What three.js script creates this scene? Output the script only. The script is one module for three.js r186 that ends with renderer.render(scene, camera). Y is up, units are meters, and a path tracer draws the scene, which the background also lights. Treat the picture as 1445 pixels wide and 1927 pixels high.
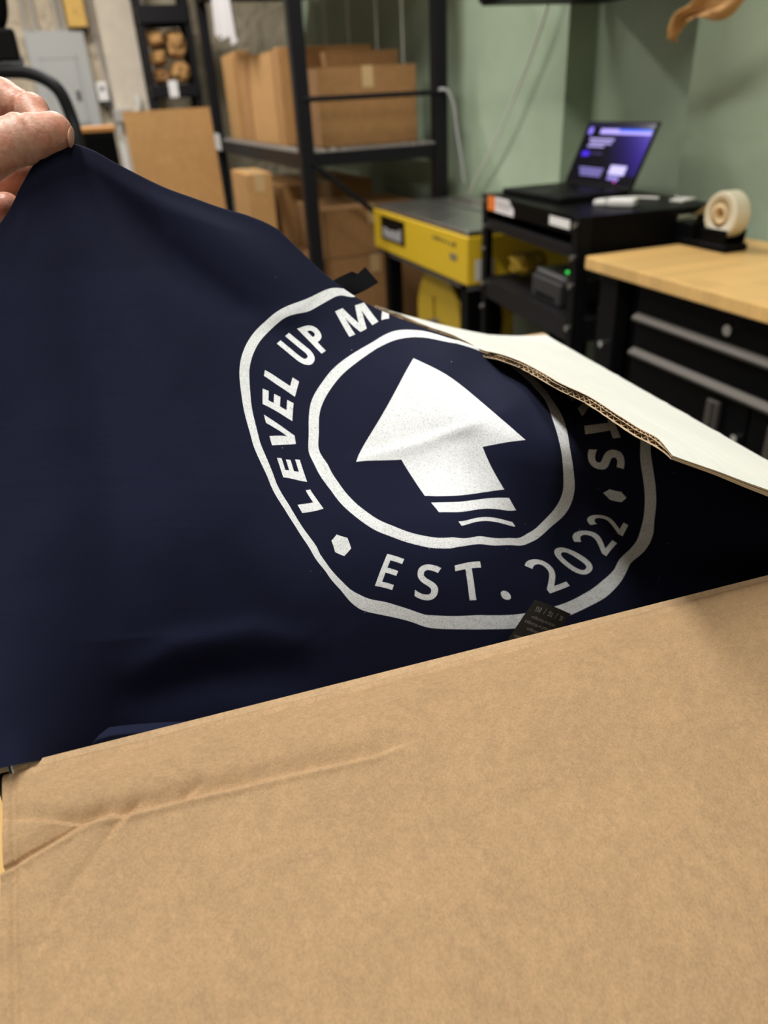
import * as THREE from 'three';
import { RoundedBoxGeometry } from 'three/addons/geometries/RoundedBoxGeometry.js';
import { mergeGeometries, mergeVertices } from 'three/addons/utils/BufferGeometryUtils.js';
import { MarchingCubes } from 'three/addons/objects/MarchingCubes.js';
import { RectAreaLightUniformsLib } from 'three/addons/lights/RectAreaLightUniformsLib.js';

// ---------------------------------------------------------------- camera, light, exposure
const scene = new THREE.Scene();
scene.background = new THREE.Color(0x000000);
const camera = new THREE.PerspectiveCamera(70, 1445 / 1927, 0.02, 40);
camera.position.set(0, 1.15, 0);
camera.rotation.order = 'YXZ';
camera.rotation.set(THREE.MathUtils.degToRad(-29.4), THREE.MathUtils.degToRad(-18.5), THREE.MathUtils.degToRad(-3.3));
camera.focus = 0.36;
camera.userData.fStop = 7.5;
const renderer = new THREE.WebGLRenderer({ antialias: true });
renderer.toneMapping = THREE.LinearToneMapping;
renderer.toneMappingExposure = 1.65;
renderer.shadowMap.enabled = true;
RectAreaLightUniformsLib.init();
// ceiling fixtures, the last one an added fill: centre x, z, size along x and z, brightness
const CEILING = 2.72;
const FIXTURES = [
  [-0.30, -0.60, 0.3, 1.2, 22],
  [0.50, -2.60, 0.3, 1.2, 21],
  [-0.30, -4.70, 1.2, 0.3, 34],
  [0.40, 0.80, 0.3, 1.2, 6.5],  // added fill with no known lamp, evens out the lower print
];

// ---------------------------------------------------------------- helpers
function mulberry(a) { return () => { a |= 0; a = a + 0x6D2B79F5 | 0; let t = Math.imul(a ^ a >>> 15, 1 | a); t = t + Math.imul(t ^ t >>> 7, 61 | t) ^ t; return ((t ^ t >>> 14) >>> 0) / 4294967296; }; }
const rnd = mulberry(77);
const V = (x, y, z) => new THREE.Vector3(x, y, z);
const lerp = (a, b, t) => a + (b - a) * t, clamp = (x, a, b) => Math.min(b, Math.max(a, x));
const gauss = x => Math.exp(-x * x);
const smooth = (a, b, x) => { const t = clamp((x - a) / (b - a), 0, 1); return t * t * (3 - 2 * t); };
function hash2(x, y) { let h = Math.imul(x | 0, 374761393) + Math.imul(y | 0, 668265263) | 0; h = Math.imul(h ^ h >>> 13, 1274126177); return ((h ^ h >>> 16) >>> 0) / 4294967296; }
function vnoise(x, y, per) {
  const xi = Math.floor(x), yi = Math.floor(y), fx = x - xi, fy = y - yi, u = fx * fx * (3 - 2 * fx), v = fy * fy * (3 - 2 * fy);
  const w = n => per ? ((n % per) + per) % per : n;
  return lerp(lerp(hash2(w(xi), w(yi)), hash2(w(xi + 1), w(yi)), u), lerp(hash2(w(xi), w(yi + 1)), hash2(w(xi + 1), w(yi + 1)), u), v);
}
function fbm(x, y, oct, per) { let s = 0, a = 0.5, t = 0; for (let i = 0; i < oct; i++) { s += a * vnoise(x, y, per); t += a; x *= 2; y *= 2; if (per) per *= 2; a *= 0.5; } return s / t; }
function dataTex(n, fn, srgb, metres) {
  const d = new Uint8Array(n * n * 4);
  for (let y = 0; y < n; y++) for (let x = 0; x < n; x++) { const c = fn(x / n, y / n, x, y), k = (y * n + x) * 4; for (let i = 0; i < 3; i++) d[k + i] = clamp(Math.round(255 * (Array.isArray(c) ? c[i] : c)), 0, 255); d[k + 3] = 255; }
  const t = new THREE.DataTexture(d, n, n); t.wrapS = t.wrapT = THREE.RepeatWrapping; t.magFilter = THREE.LinearFilter; t.minFilter = THREE.LinearMipmapLinearFilter; t.generateMipmaps = true;
  if (srgb) t.colorSpace = THREE.SRGBColorSpace;
  if (metres) t.repeat.set(1 / metres, 1 / metres);
  t.needsUpdate = true; return t;
}
function scaled(tex, metres, ry) { const t = tex.clone(); t.repeat.set(1 / metres, 1 / (ry || metres)); t.needsUpdate = true; return t; }
// box projection: uv in metres
function uvMetres(g) {
  if (!g.attributes.normal) g.computeVertexNormals();
  const p = g.attributes.position, n = g.attributes.normal, uv = new Float32Array(p.count * 2);
  for (let i = 0; i < p.count; i++) {
    const ax = Math.abs(n.getX(i)), ay = Math.abs(n.getY(i)), az = Math.abs(n.getZ(i));
    let u, v; if (ax >= ay && ax >= az) { u = p.getZ(i); v = p.getY(i); } else if (ay >= az) { u = p.getX(i); v = p.getZ(i); } else { u = p.getX(i); v = p.getY(i); }
    uv[2 * i] = u; uv[2 * i + 1] = v;
  }
  g.setAttribute('uv', new THREE.BufferAttribute(uv, 2)); return g;
}
const names = {};
function numbered(n) { const k = names[n] = (names[n] ?? -1) + 1; return k ? `${n}_${String(k).padStart(3, '0')}` : n; }
function clean(g) { g = g.index ? g.toNonIndexed() : g; for (const k of Object.keys(g.attributes)) if (!['position', 'normal', 'uv'].includes(k)) g.deleteAttribute(k); if (!g.attributes.normal) g.computeVertexNormals(); if (!g.attributes.uv) uvMetres(g); g.morphAttributes = {}; return g; }
const merge = list => list.length === 1 ? list[0] : mergeGeometries(list.map(clean));
function part(name, geos, mat, parent, keepUV) {
  const g = Array.isArray(geos) ? merge(geos) : geos; if (!keepUV) uvMetres(g);
  const m = new THREE.Mesh(g, mat); m.name = name; parent.add(m); return m;
}
function thing(name, label, category, pos = [0, 0, 0], turn = 0, group) {
  const o = new THREE.Group(); o.name = numbered(name); o.position.set(...pos); o.rotation.y = turn; o.userData = { label, category }; if (group) o.userData.group = group; scene.add(o); return o;
}
function solo(name, geos, mat, label, category, group, keepUV) {
  const m = part(numbered(name), geos, mat, scene, keepUV); m.userData = { label, category }; if (group) m.userData.group = group; return m;
}
function struct(name, geos, mat) { const m = part(name, geos, mat, scene); m.userData.kind = 'structure'; m.userData.label = name.replace(/_/g, ' '); return m; }
// boxes by their bounds
function bx(x0, x1, y0, y1, z0, z1, r = 0) {
  const w = x1 - x0, h = y1 - y0, d = z1 - z0, g = r > 0 ? new RoundedBoxGeometry(w, h, d, 2, Math.min(r, w / 2.01, h / 2.01, d / 2.01)) : new THREE.BoxGeometry(w, h, d);
  g.translate((x0 + x1) / 2, (y0 + y1) / 2, (z0 + z1) / 2); return g;
}
function bar(a, b, r, seg = 10) {
  const A = V(...a), B = V(...b), d = B.clone().sub(A), g = new THREE.CylinderGeometry(r, r, d.length(), seg);
  g.applyQuaternion(new THREE.Quaternion().setFromUnitVectors(V(0, 1, 0), d.clone().normalize())); g.translate((A.x + B.x) / 2, (A.y + B.y) / 2, (A.z + B.z) / 2); return g;
}
function tube(pts, r, seg = 60, rs = 10, closed = false) { return new THREE.TubeGeometry(new THREE.CatmullRomCurve3(pts.map(p => V(...p)), closed, 'centripetal'), seg, r, rs, closed); }
function cyl(r, h, x, y, z, axis = 'y', seg = 24, r2) { const g = new THREE.CylinderGeometry(r2 ?? r, r, h, seg); if (axis === 'x') g.rotateZ(Math.PI / 2); if (axis === 'z') g.rotateX(Math.PI / 2); g.translate(x, y, z); return g; }
// parametric sheet; f(u, v) -> [x, y, z]
function grid(nu, nv, f, uvf) {
  const pos = [], uv = [], idx = [];
  for (let j = 0; j <= nv; j++) for (let i = 0; i <= nu; i++) { const u = i / nu, v = j / nv; pos.push(...f(u, v)); uv.push(...(uvf ? uvf(u, v) : [u, v])); }
  for (let j = 0; j < nv; j++) for (let i = 0; i < nu; i++) { const a = j * (nu + 1) + i, b = a + 1, c = a + nu + 1, d = c + 1; idx.push(a, b, d, a, d, c); }
  const g = new THREE.BufferGeometry(); g.setAttribute('position', new THREE.Float32BufferAttribute(pos, 3)); g.setAttribute('uv', new THREE.Float32BufferAttribute(uv, 2)); g.setIndex(idx); g.computeVertexNormals(); return g;
}
function polyDist(x, y, pts) {   // distance, signed side, and position along a polyline
  let best = 1e9, side = 1, along = 0;
  for (let i = 0; i + 1 < pts.length; i++) {
    const [ax, ay] = pts[i], [cx, cy] = pts[i + 1], dx = cx - ax, dy = cy - ay, t = clamp(((x - ax) * dx + (y - ay) * dy) / (dx * dx + dy * dy), 0, 1);
    const ex = x - ax - dx * t, ey = y - ay - dy * t, d = Math.hypot(ex, ey);
    if (d < best) { best = d; side = dx * ey - dy * ex > 0 ? 1 : -1; along = (i + t) / (pts.length - 1); }
  }
  return [best, side, along];
}

// ---------------------------------------------------------------- materials
const fibre = dataTex(1024, (u, v, x, y) => {
  const f = fbm(u * 150, v * 150, 3, 150), g = fbm(u * 34, v * 34, 2, 34), b = fbm(u * 6, v * 6, 2, 6); let c = 0.90 + (f - 0.5) * 0.16 + (g - 0.5) * 0.07 + (b - 0.5) * 0.05;
  const h = hash2(x >> 2, y >> 1); if (h > 0.9990) c -= 0.20; else if (h > 0.9972) c += 0.08; return c;
}, true);
const fibreBump = dataTex(512, (u, v, x, y) => 0.5 + (fbm(u * 90, v * 90, 3, 90) - 0.5) * 0.7 + (hash2(x, y) - 0.5) * 0.15);
const weave = dataTex(256, (u, v, x, y) => 0.5 + 0.28 * Math.sin(u * Math.PI * 2 * 32) * Math.sin(v * Math.PI * 2 * 32) + (hash2(x, y) - 0.5) * 0.35 + (fbm(u * 12, v * 12, 2, 12) - 0.5) * 0.5);
const blotch = dataTex(512, (u, v) => 0.90 + (fbm(u * 8, v * 8, 4, 8) - 0.5) * 0.22);
const rough = dataTex(512, (u, v) => fbm(u * 10, v * 10, 5, 10));
const std = (color, roughness, o = {}) => { const m = new THREE.MeshStandardMaterial({ roughness, side: THREE.DoubleSide, ...o }); m.color.setRGB(...color); return m; };
const kraft = (c, o = {}) => std(c, 0.82, { map: scaled(fibre, 0.10), bumpMap: scaled(fibreBump, 0.05), bumpScale: 0.00012, ...o });
const dark = (color, roughness, specularIntensity) => { const m = new THREE.MeshPhysicalMaterial({ roughness, specularIntensity, side: THREE.DoubleSide }); m.color.setRGB(...color); return m; };
const M = {
  kraftFront: kraft([0.47, 0.315, 0.172]),
  kraftA: kraft([0.46, 0.235, 0.078], { map: scaled(fibre, 0.6) }), kraftB: kraft([0.37, 0.185, 0.064], { map: scaled(fibre, 0.7) }), kraftC: kraft([0.56, 0.305, 0.108], { map: scaled(fibre, 0.5) }),
  tapeBrown: std([0.50, 0.34, 0.17], 0.3),
  liner: std([0.74, 0.75, 0.705], 0.6, { map: dataTex(256, (u, v, x, y) => 0.965 + (fbm(u * 5, v * 40, 3, 40) - 0.5) * 0.045 + (hash2(x, y) > 0.9985 ? -0.06 : 0), true, 0.12) }),
  fluteEdge: std([0.52, 0.39, 0.25], 0.85),
  flute: std([0.36, 0.255, 0.15], 0.85, { map: scaled(fibre, 0.05) }),
  black: dark([0.003, 0.003, 0.0035], 0.36, 0.10), blackMatt: dark([0.0022, 0.0022, 0.0025], 0.6, 0.05), blackSoft: dark([0.005, 0.005, 0.0056], 0.5, 0.18),
  charcoal: dark([0.009, 0.0087, 0.0105], 0.45, 0.3), darkGrey: std([0.08, 0.08, 0.088], 0.45),
  steel: std([0.55, 0.54, 0.52], 0.32, { metalness: 1 }), wire: std([0.62, 0.60, 0.57], 0.35, { metalness: 0.6 }), chrome: std([0.75, 0.74, 0.73], 0.15, { metalness: 1 }),
  plate: std([0.55, 0.55, 0.54], 0.36, { metalness: 1, roughnessMap: scaled(blotch, 0.3) }),
  alu: std([0.085, 0.077, 0.068], 0.5, { metalness: 0.5 }),
  green: std([0.385, 0.475, 0.34], 0.62, { map: scaled(blotch, 1.1), bumpMap: scaled(rough, 0.25), bumpScale: 0.0012 }),
  plaster: std([0.62, 0.525, 0.395], 0.9, { map: scaled(blotch, 0.7), bumpMap: scaled(rough, 0.5), bumpScale: 0.03 }),
  column: std([0.70, 0.62, 0.51], 0.85, { map: scaled(blotch, 0.9), bumpMap: scaled(rough, 0.4), bumpScale: 0.004 }),
  ceiling: std([0.62, 0.61, 0.58], 0.9, { map: scaled(blotch, 1.3) }), paint: std([0.52, 0.51, 0.47], 0.85, { map: scaled(blotch, 1.2) }),
  concrete: std([0.26, 0.25, 0.235], 0.8, { map: scaled(blotch, 1.0), bumpMap: scaled(rough, 0.5), bumpScale: 0.001 }),
  yellow: std([0.66, 0.44, 0.02], 0.38), yellowDeep: std([0.45, 0.30, 0.015], 0.5), amber: std([0.72, 0.44, 0.10], 0.6, { map: scaled(blotch, 0.12) }),
  panel: std([0.40, 0.405, 0.40], 0.5), panelDark: std([0.035, 0.032, 0.03], 0.6), conduit: std([0.42, 0.39, 0.36], 0.5, { metalness: 0.3 }),
  white: std([0.78, 0.77, 0.76], 0.5), offWhite: std([0.62, 0.60, 0.56], 0.6), cord: std([0.56, 0.58, 0.50], 0.5), greyPlastic: std([0.42, 0.41, 0.42], 0.45),
  orange: std([0.70, 0.19, 0.025], 0.5), orangeWood: std([0.50, 0.23, 0.06], 0.5),
  skin: new THREE.MeshPhysicalMaterial({ roughness: 0.48, side: THREE.DoubleSide, map: null }),
};
M.skin.color.setRGB(0.62, 0.335, 0.235);
const woodTex = dataTex(512, (u, v) => {
  const strip = Math.floor(v * 12), off = hash2(strip, 7), seg = Math.floor((u + off) * 3), tone = 0.88 + 0.09 * hash2(strip, seg + 31);
  const g = fbm(u * 6 + strip * 3.1, v * 120, 3); const c = tone + (g - 0.5) * 0.09; return [c, c * 0.985, c * 0.96];
}, true);
M.wood = std([0.80, 0.52, 0.205], 0.4, { map: (() => { const t = scaled(woodTex, 0.9, 0.5); t.rotation = Math.PI / 2; return t; })() });

// cloth tables: control cage of the sweatshirt, its parameters, and where the print lies on it
const CAGE_ST=[[[-0.2,0.56],[-0.1529,0.5318],[-0.1059,0.5035],[-0.0603,0.473],[-0.0149,0.4421],[0.0178,0.3997],[0.0412,0.35],[0.0706,0.304],[0.1161,0.2753],[0.1667,0.2848],[0.2156,0.3098],[0.2647,0.3344],[0.3146,0.3571],[0.3664,0.3752],[0.4182,0.3934],[0.4707,0.4092],[0.5204,0.4323],[0.5608,0.4694],[0.6005,0.5071],[0.643,0.5419],[0.6893,0.5713],[0.739,0.5943],[0.7902,0.6141],[0.8417,0.633],[0.8933,0.6518],[0.9447,0.6709],[0.9949,0.6931],[1.0454,0.7146],[1.0955,0.7369],[1.1444,0.7619],[1.1933,0.7868],[1.2422,0.8118],[1.2923,0.8337],[1.3443,0.8515],[1.3962,0.8693],[1.4481,0.8872],[1.5,0.905]],[[-0.2025,0.6377],[-0.1551,0.6115],[-0.1077,0.5846],[-0.063,0.5559],[-0.0187,0.527],[0.014,0.4874],[0.0381,0.4413],[0.0687,0.3983],[0.1149,0.3713],[0.1658,0.3797],[0.215,0.4021],[0.2645,0.4234],[0.3147,0.4432],[0.3666,0.4588],[0.4186,0.4743],[0.4712,0.4878],[0.5211,0.5078],[0.5626,0.5406],[0.6035,0.574],[0.6469,0.6046],[0.6939,0.6304],[0.7439,0.6503],[0.7952,0.6673],[0.8469,0.6835],[0.8987,0.6995],[0.9502,0.7159],[1.0007,0.7351],[1.0515,0.7536],[1.1019,0.7729],[1.1511,0.7947],[1.2004,0.8165],[1.2497,0.8384],[1.3001,0.8575],[1.3522,0.8729],[1.4042,0.8882],[1.4563,0.9035],[1.5083,0.9187]],[[-0.205,0.7155],[-0.1573,0.6911],[-0.1096,0.6656],[-0.0657,0.6388],[-0.0225,0.6118],[0.0102,0.5751],[0.035,0.5325],[0.0668,0.4927],[0.1136,0.4673],[0.1648,0.4745],[0.2144,0.4943],[0.2643,0.5125],[0.3147,0.5293],[0.3668,0.5423],[0.4189,0.5552],[0.4716,0.5663],[0.5219,0.5833],[0.5645,0.6118],[0.6065,0.6408],[0.6508,0.6674],[0.6984,0.6895],[0.7487,0.7063],[0.8003,0.7205],[0.8521,0.734],[0.904,0.7473],[0.9558,0.7609],[1.0065,0.7771],[1.0575,0.7927],[1.1082,0.809],[1.1579,0.8275],[1.2075,0.8462],[1.2572,0.865],[1.3079,0.8814],[1.3601,0.8943],[1.4123,0.907],[1.4645,0.9198],[1.5167,0.9325]],[[-0.2075,0.7933],[-0.1595,0.7708],[-0.1114,0.7467],[-0.0684,0.7217],[-0.0262,0.6966],[0.0063,0.6629],[0.032,0.6237],[0.0649,0.587],[0.1124,0.5634],[0.1638,0.5694],[0.2138,0.5866],[0.264,0.6016],[0.3148,0.6154],[0.367,0.6258],[0.4193,0.6362],[0.4721,0.6449],[0.5227,0.6588],[0.5664,0.683],[0.6096,0.7077],[0.6548,0.7302],[0.7029,0.7486],[0.7536,0.7624],[0.8053,0.7738],[0.8573,0.7845],[0.9094,0.7951],[0.9613,0.8059],[1.0123,0.8191],[1.0636,0.8317],[1.1146,0.845],[1.1646,0.8603],[1.2147,0.8758],[1.2647,0.8917],[1.3157,0.9052],[1.3681,0.9157],[1.4204,0.9259],[1.4727,0.9361],[1.525,0.9463]],[[-0.21,0.871],[-0.1616,0.8505],[-0.1133,0.8277],[-0.0711,0.8046],[-0.03,0.7815],[0.0025,0.7506],[0.0289,0.715],[0.063,0.6813],[0.1112,0.6594],[0.1628,0.6642],[0.2132,0.6789],[0.2638,0.6906],[0.3149,0.7015],[0.3673,0.7093],[0.4196,0.7171],[0.4725,0.7234],[0.5234,0.7343],[0.5682,0.7542],[0.6126,0.7745],[0.6587,0.7929],[0.7074,0.8077],[0.7584,0.8184],[0.8104,0.827],[0.8626,0.835],[0.9148,0.8428],[0.9669,0.8509],[1.0182,0.8611],[1.0697,0.8708],[1.1209,0.881],[1.1714,0.893],[1.2218,0.9055],[1.2722,0.9183],[1.3235,0.929],[1.376,0.9371],[1.4284,0.9447],[1.4809,0.9524],[1.5333,0.96]],[[-0.2125,0.9487],[-0.1638,0.9302],[-0.1151,0.9088],[-0.0738,0.8875],[-0.0338,0.8663],[-0.0013,0.8384],[0.0259,0.8062],[0.0611,0.7757],[0.11,0.7554],[0.1618,0.7591],[0.2126,0.7712],[0.2636,0.7797],[0.3149,0.7876],[0.3675,0.7928],[0.42,0.798],[0.4729,0.8019],[0.5242,0.8097],[0.5701,0.8254],[0.6156,0.8414],[0.6626,0.8557],[0.712,0.8669],[0.7632,0.8745],[0.8154,0.8802],[0.8678,0.8855],[0.9201,0.8906],[0.9724,0.8959],[1.024,0.9031],[1.0758,0.9099],[1.1273,0.9171],[1.1781,0.9258],[1.2289,0.9351],[1.2798,0.9449],[1.3313,0.9529],[1.3839,0.9585],[1.4365,0.9636],[1.4891,0.9687],[1.5417,0.9738]],[[-0.215,1.0265],[-0.166,1.0099],[-0.117,0.9898],[-0.0765,0.9704],[-0.0376,0.9512],[-0.0051,0.9261],[0.0228,0.8975],[0.0592,0.87],[0.1087,0.8514],[0.1608,0.8539],[0.212,0.8634],[0.2633,0.8687],[0.315,0.8737],[0.3677,0.8763],[0.4203,0.879],[0.4734,0.8805],[0.525,0.8852],[0.5719,0.8966],[0.6186,0.9083],[0.6665,0.9185],[0.7165,0.926],[0.7681,0.9305],[0.8204,0.9335],[0.873,0.936],[0.9255,0.9384],[0.978,0.941],[1.0298,0.9451],[1.0818,0.9489],[1.1337,0.9531],[1.1849,0.9586],[1.2361,0.9648],[1.2873,0.9715],[1.3391,0.9767],[1.3918,0.9799],[1.4446,0.9824],[1.4973,0.985],[1.55,0.9875]],[[-0.2175,1.1042],[-0.1682,1.0896],[-0.1189,1.0709],[-0.0792,1.0533],[-0.0414,1.036],[-0.0089,1.0139],[0.0197,0.9887],[0.0573,0.9643],[0.1075,0.9474],[0.1598,0.9488],[0.2114,0.9557],[0.2631,0.9578],[0.3151,0.9598],[0.3679,0.9599],[0.4207,0.9599],[0.4738,0.959],[0.5257,0.9607],[0.5738,0.9678],[0.6216,0.9751],[0.6705,0.9812],[0.721,0.9851],[0.7729,0.9865],[0.8255,0.9867],[0.8782,0.9865],[0.9309,0.9861],[0.9835,0.986],[1.0356,0.9871],[1.0879,0.988],[1.14,0.9892],[1.1916,0.9914],[1.2432,0.9945],[1.2948,0.9981],[1.3469,1.0005],[1.3998,1.0012],[1.4526,1.0013],[1.5055,1.0013],[1.5583,1.0012]],[[-0.22,1.182],[-0.1704,1.1693],[-0.1207,1.1519],[-0.0819,1.1362],[-0.0452,1.1208],[-0.0127,1.1016],[0.0167,1.0799],[0.0554,1.0587],[0.1063,1.0434],[0.1588,1.0436],[0.2108,1.048],[0.2629,1.0469],[0.3152,1.0459],[0.3681,1.0434],[0.4211,1.0409],[0.4743,1.0376],[0.5265,1.0362],[0.5756,1.039],[0.6246,1.042],[0.6744,1.044],[0.7255,1.0442],[0.7778,1.0426],[0.8305,1.0399],[0.8834,1.0369],[0.9363,1.0339],[0.9891,1.031],[1.0415,1.0291],[1.094,1.027],[1.1464,1.0252],[1.1984,1.0242],[1.2503,1.0241],[1.3023,1.0248],[1.3547,1.0244],[1.4077,1.0226],[1.4607,1.0201],[1.5137,1.0176],[1.5667,1.015]],[[-0.2225,1.2597],[-0.1725,1.249],[-0.1226,1.233],[-0.0846,1.2191],[-0.049,1.2057],[-0.0165,1.1893],[0.0136,1.1712],[0.0535,1.153],[0.105,1.1394],[0.1578,1.1385],[0.2102,1.1402],[0.2626,1.1359],[0.3152,1.132],[0.3683,1.1269],[0.4214,1.1218],[0.4747,1.1161],[0.5273,1.1116],[0.5775,1.1102],[0.6276,1.1088],[0.6783,1.1068],[0.7301,1.1033],[0.7826,1.0986],[0.8356,1.0931],[0.8886,1.0874],[0.9416,1.0817],[0.9946,1.076],[1.0473,1.0711],[1.1001,1.0661],[1.1527,1.0612],[1.2051,1.057],[1.2575,1.0538],[1.3098,1.0514],[1.3625,1.0482],[1.4156,1.044],[1.4688,1.039],[1.5219,1.0339],[1.575,1.0288]],[[-0.225,1.3375],[-0.1747,1.3287],[-0.1244,1.314],[-0.0874,1.302],[-0.0528,1.2905],[-0.0203,1.2771],[0.0106,1.2624],[0.0516,1.2473],[0.1038,1.2355],[0.1569,1.2333],[0.2096,1.2325],[0.2624,1.225],[0.3153,1.2181],[0.3685,1.2104],[0.4218,1.2027],[0.4751,1.1947],[0.528,1.1871],[0.5794,1.1814],[0.6306,1.1757],[0.6823,1.1695],[0.7346,1.1625],[0.7875,1.1547],[0.8406,1.1464],[0.8938,1.1379],[0.947,1.1295],[1.0002,1.121],[1.0531,1.1132],[1.1061,1.1051],[1.1591,1.0973],[1.2118,1.0898],[1.2646,1.0835],[1.3173,1.078],[1.3703,1.0721],[1.4236,1.0654],[1.4768,1.0579],[1.5301,1.0502],[1.5833,1.0425]],[[-0.2275,1.4152],[-0.1769,1.4084],[-0.1263,1.3951],[-0.0901,1.3849],[-0.0566,1.3753],[-0.0242,1.3648],[0.0075,1.3536],[0.0497,1.3417],[0.1026,1.3315],[0.1559,1.3282],[0.209,1.3248],[0.2622,1.3141],[0.3154,1.3042],[0.3688,1.2939],[0.4221,1.2837],[0.4756,1.2732],[0.5288,1.2626],[0.5812,1.2525],[0.6336,1.2425],[0.6862,1.2323],[0.7391,1.2216],[0.7923,1.2107],[0.8456,1.1996],[0.899,1.1884],[0.9524,1.1772],[1.0057,1.1661],[1.0589,1.1552],[1.1122,1.1442],[1.1655,1.1333],[1.2186,1.1226],[1.2717,1.1131],[1.3249,1.1046],[1.3781,1.0959],[1.4315,1.0868],[1.4849,1.0767],[1.5383,1.0665],[1.5917,1.0562]],[[-0.23,1.493],[-0.1791,1.4881],[-0.1281,1.4761],[-0.0928,1.4678],[-0.0604,1.4602],[-0.028,1.4526],[0.0044,1.4449],[0.0478,1.436],[0.1014,1.4275],[0.1549,1.423],[0.2084,1.417],[0.2619,1.4031],[0.3154,1.3903],[0.369,1.3774],[0.4225,1.3646],[0.476,1.3518],[0.5295,1.3381],[0.5831,1.3237],[0.6366,1.3094],[0.6901,1.2951],[0.7436,1.2807],[0.7972,1.2667],[0.8507,1.2528],[0.9042,1.2389],[0.9577,1.225],[1.0112,1.2111],[1.0648,1.1972],[1.1183,1.1832],[1.1718,1.1693],[1.2253,1.1554],[1.2789,1.1428],[1.3324,1.1313],[1.3859,1.1197],[1.4394,1.1082],[1.493,1.0956],[1.5465,1.0828],[1.6,1.07]]];
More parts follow.
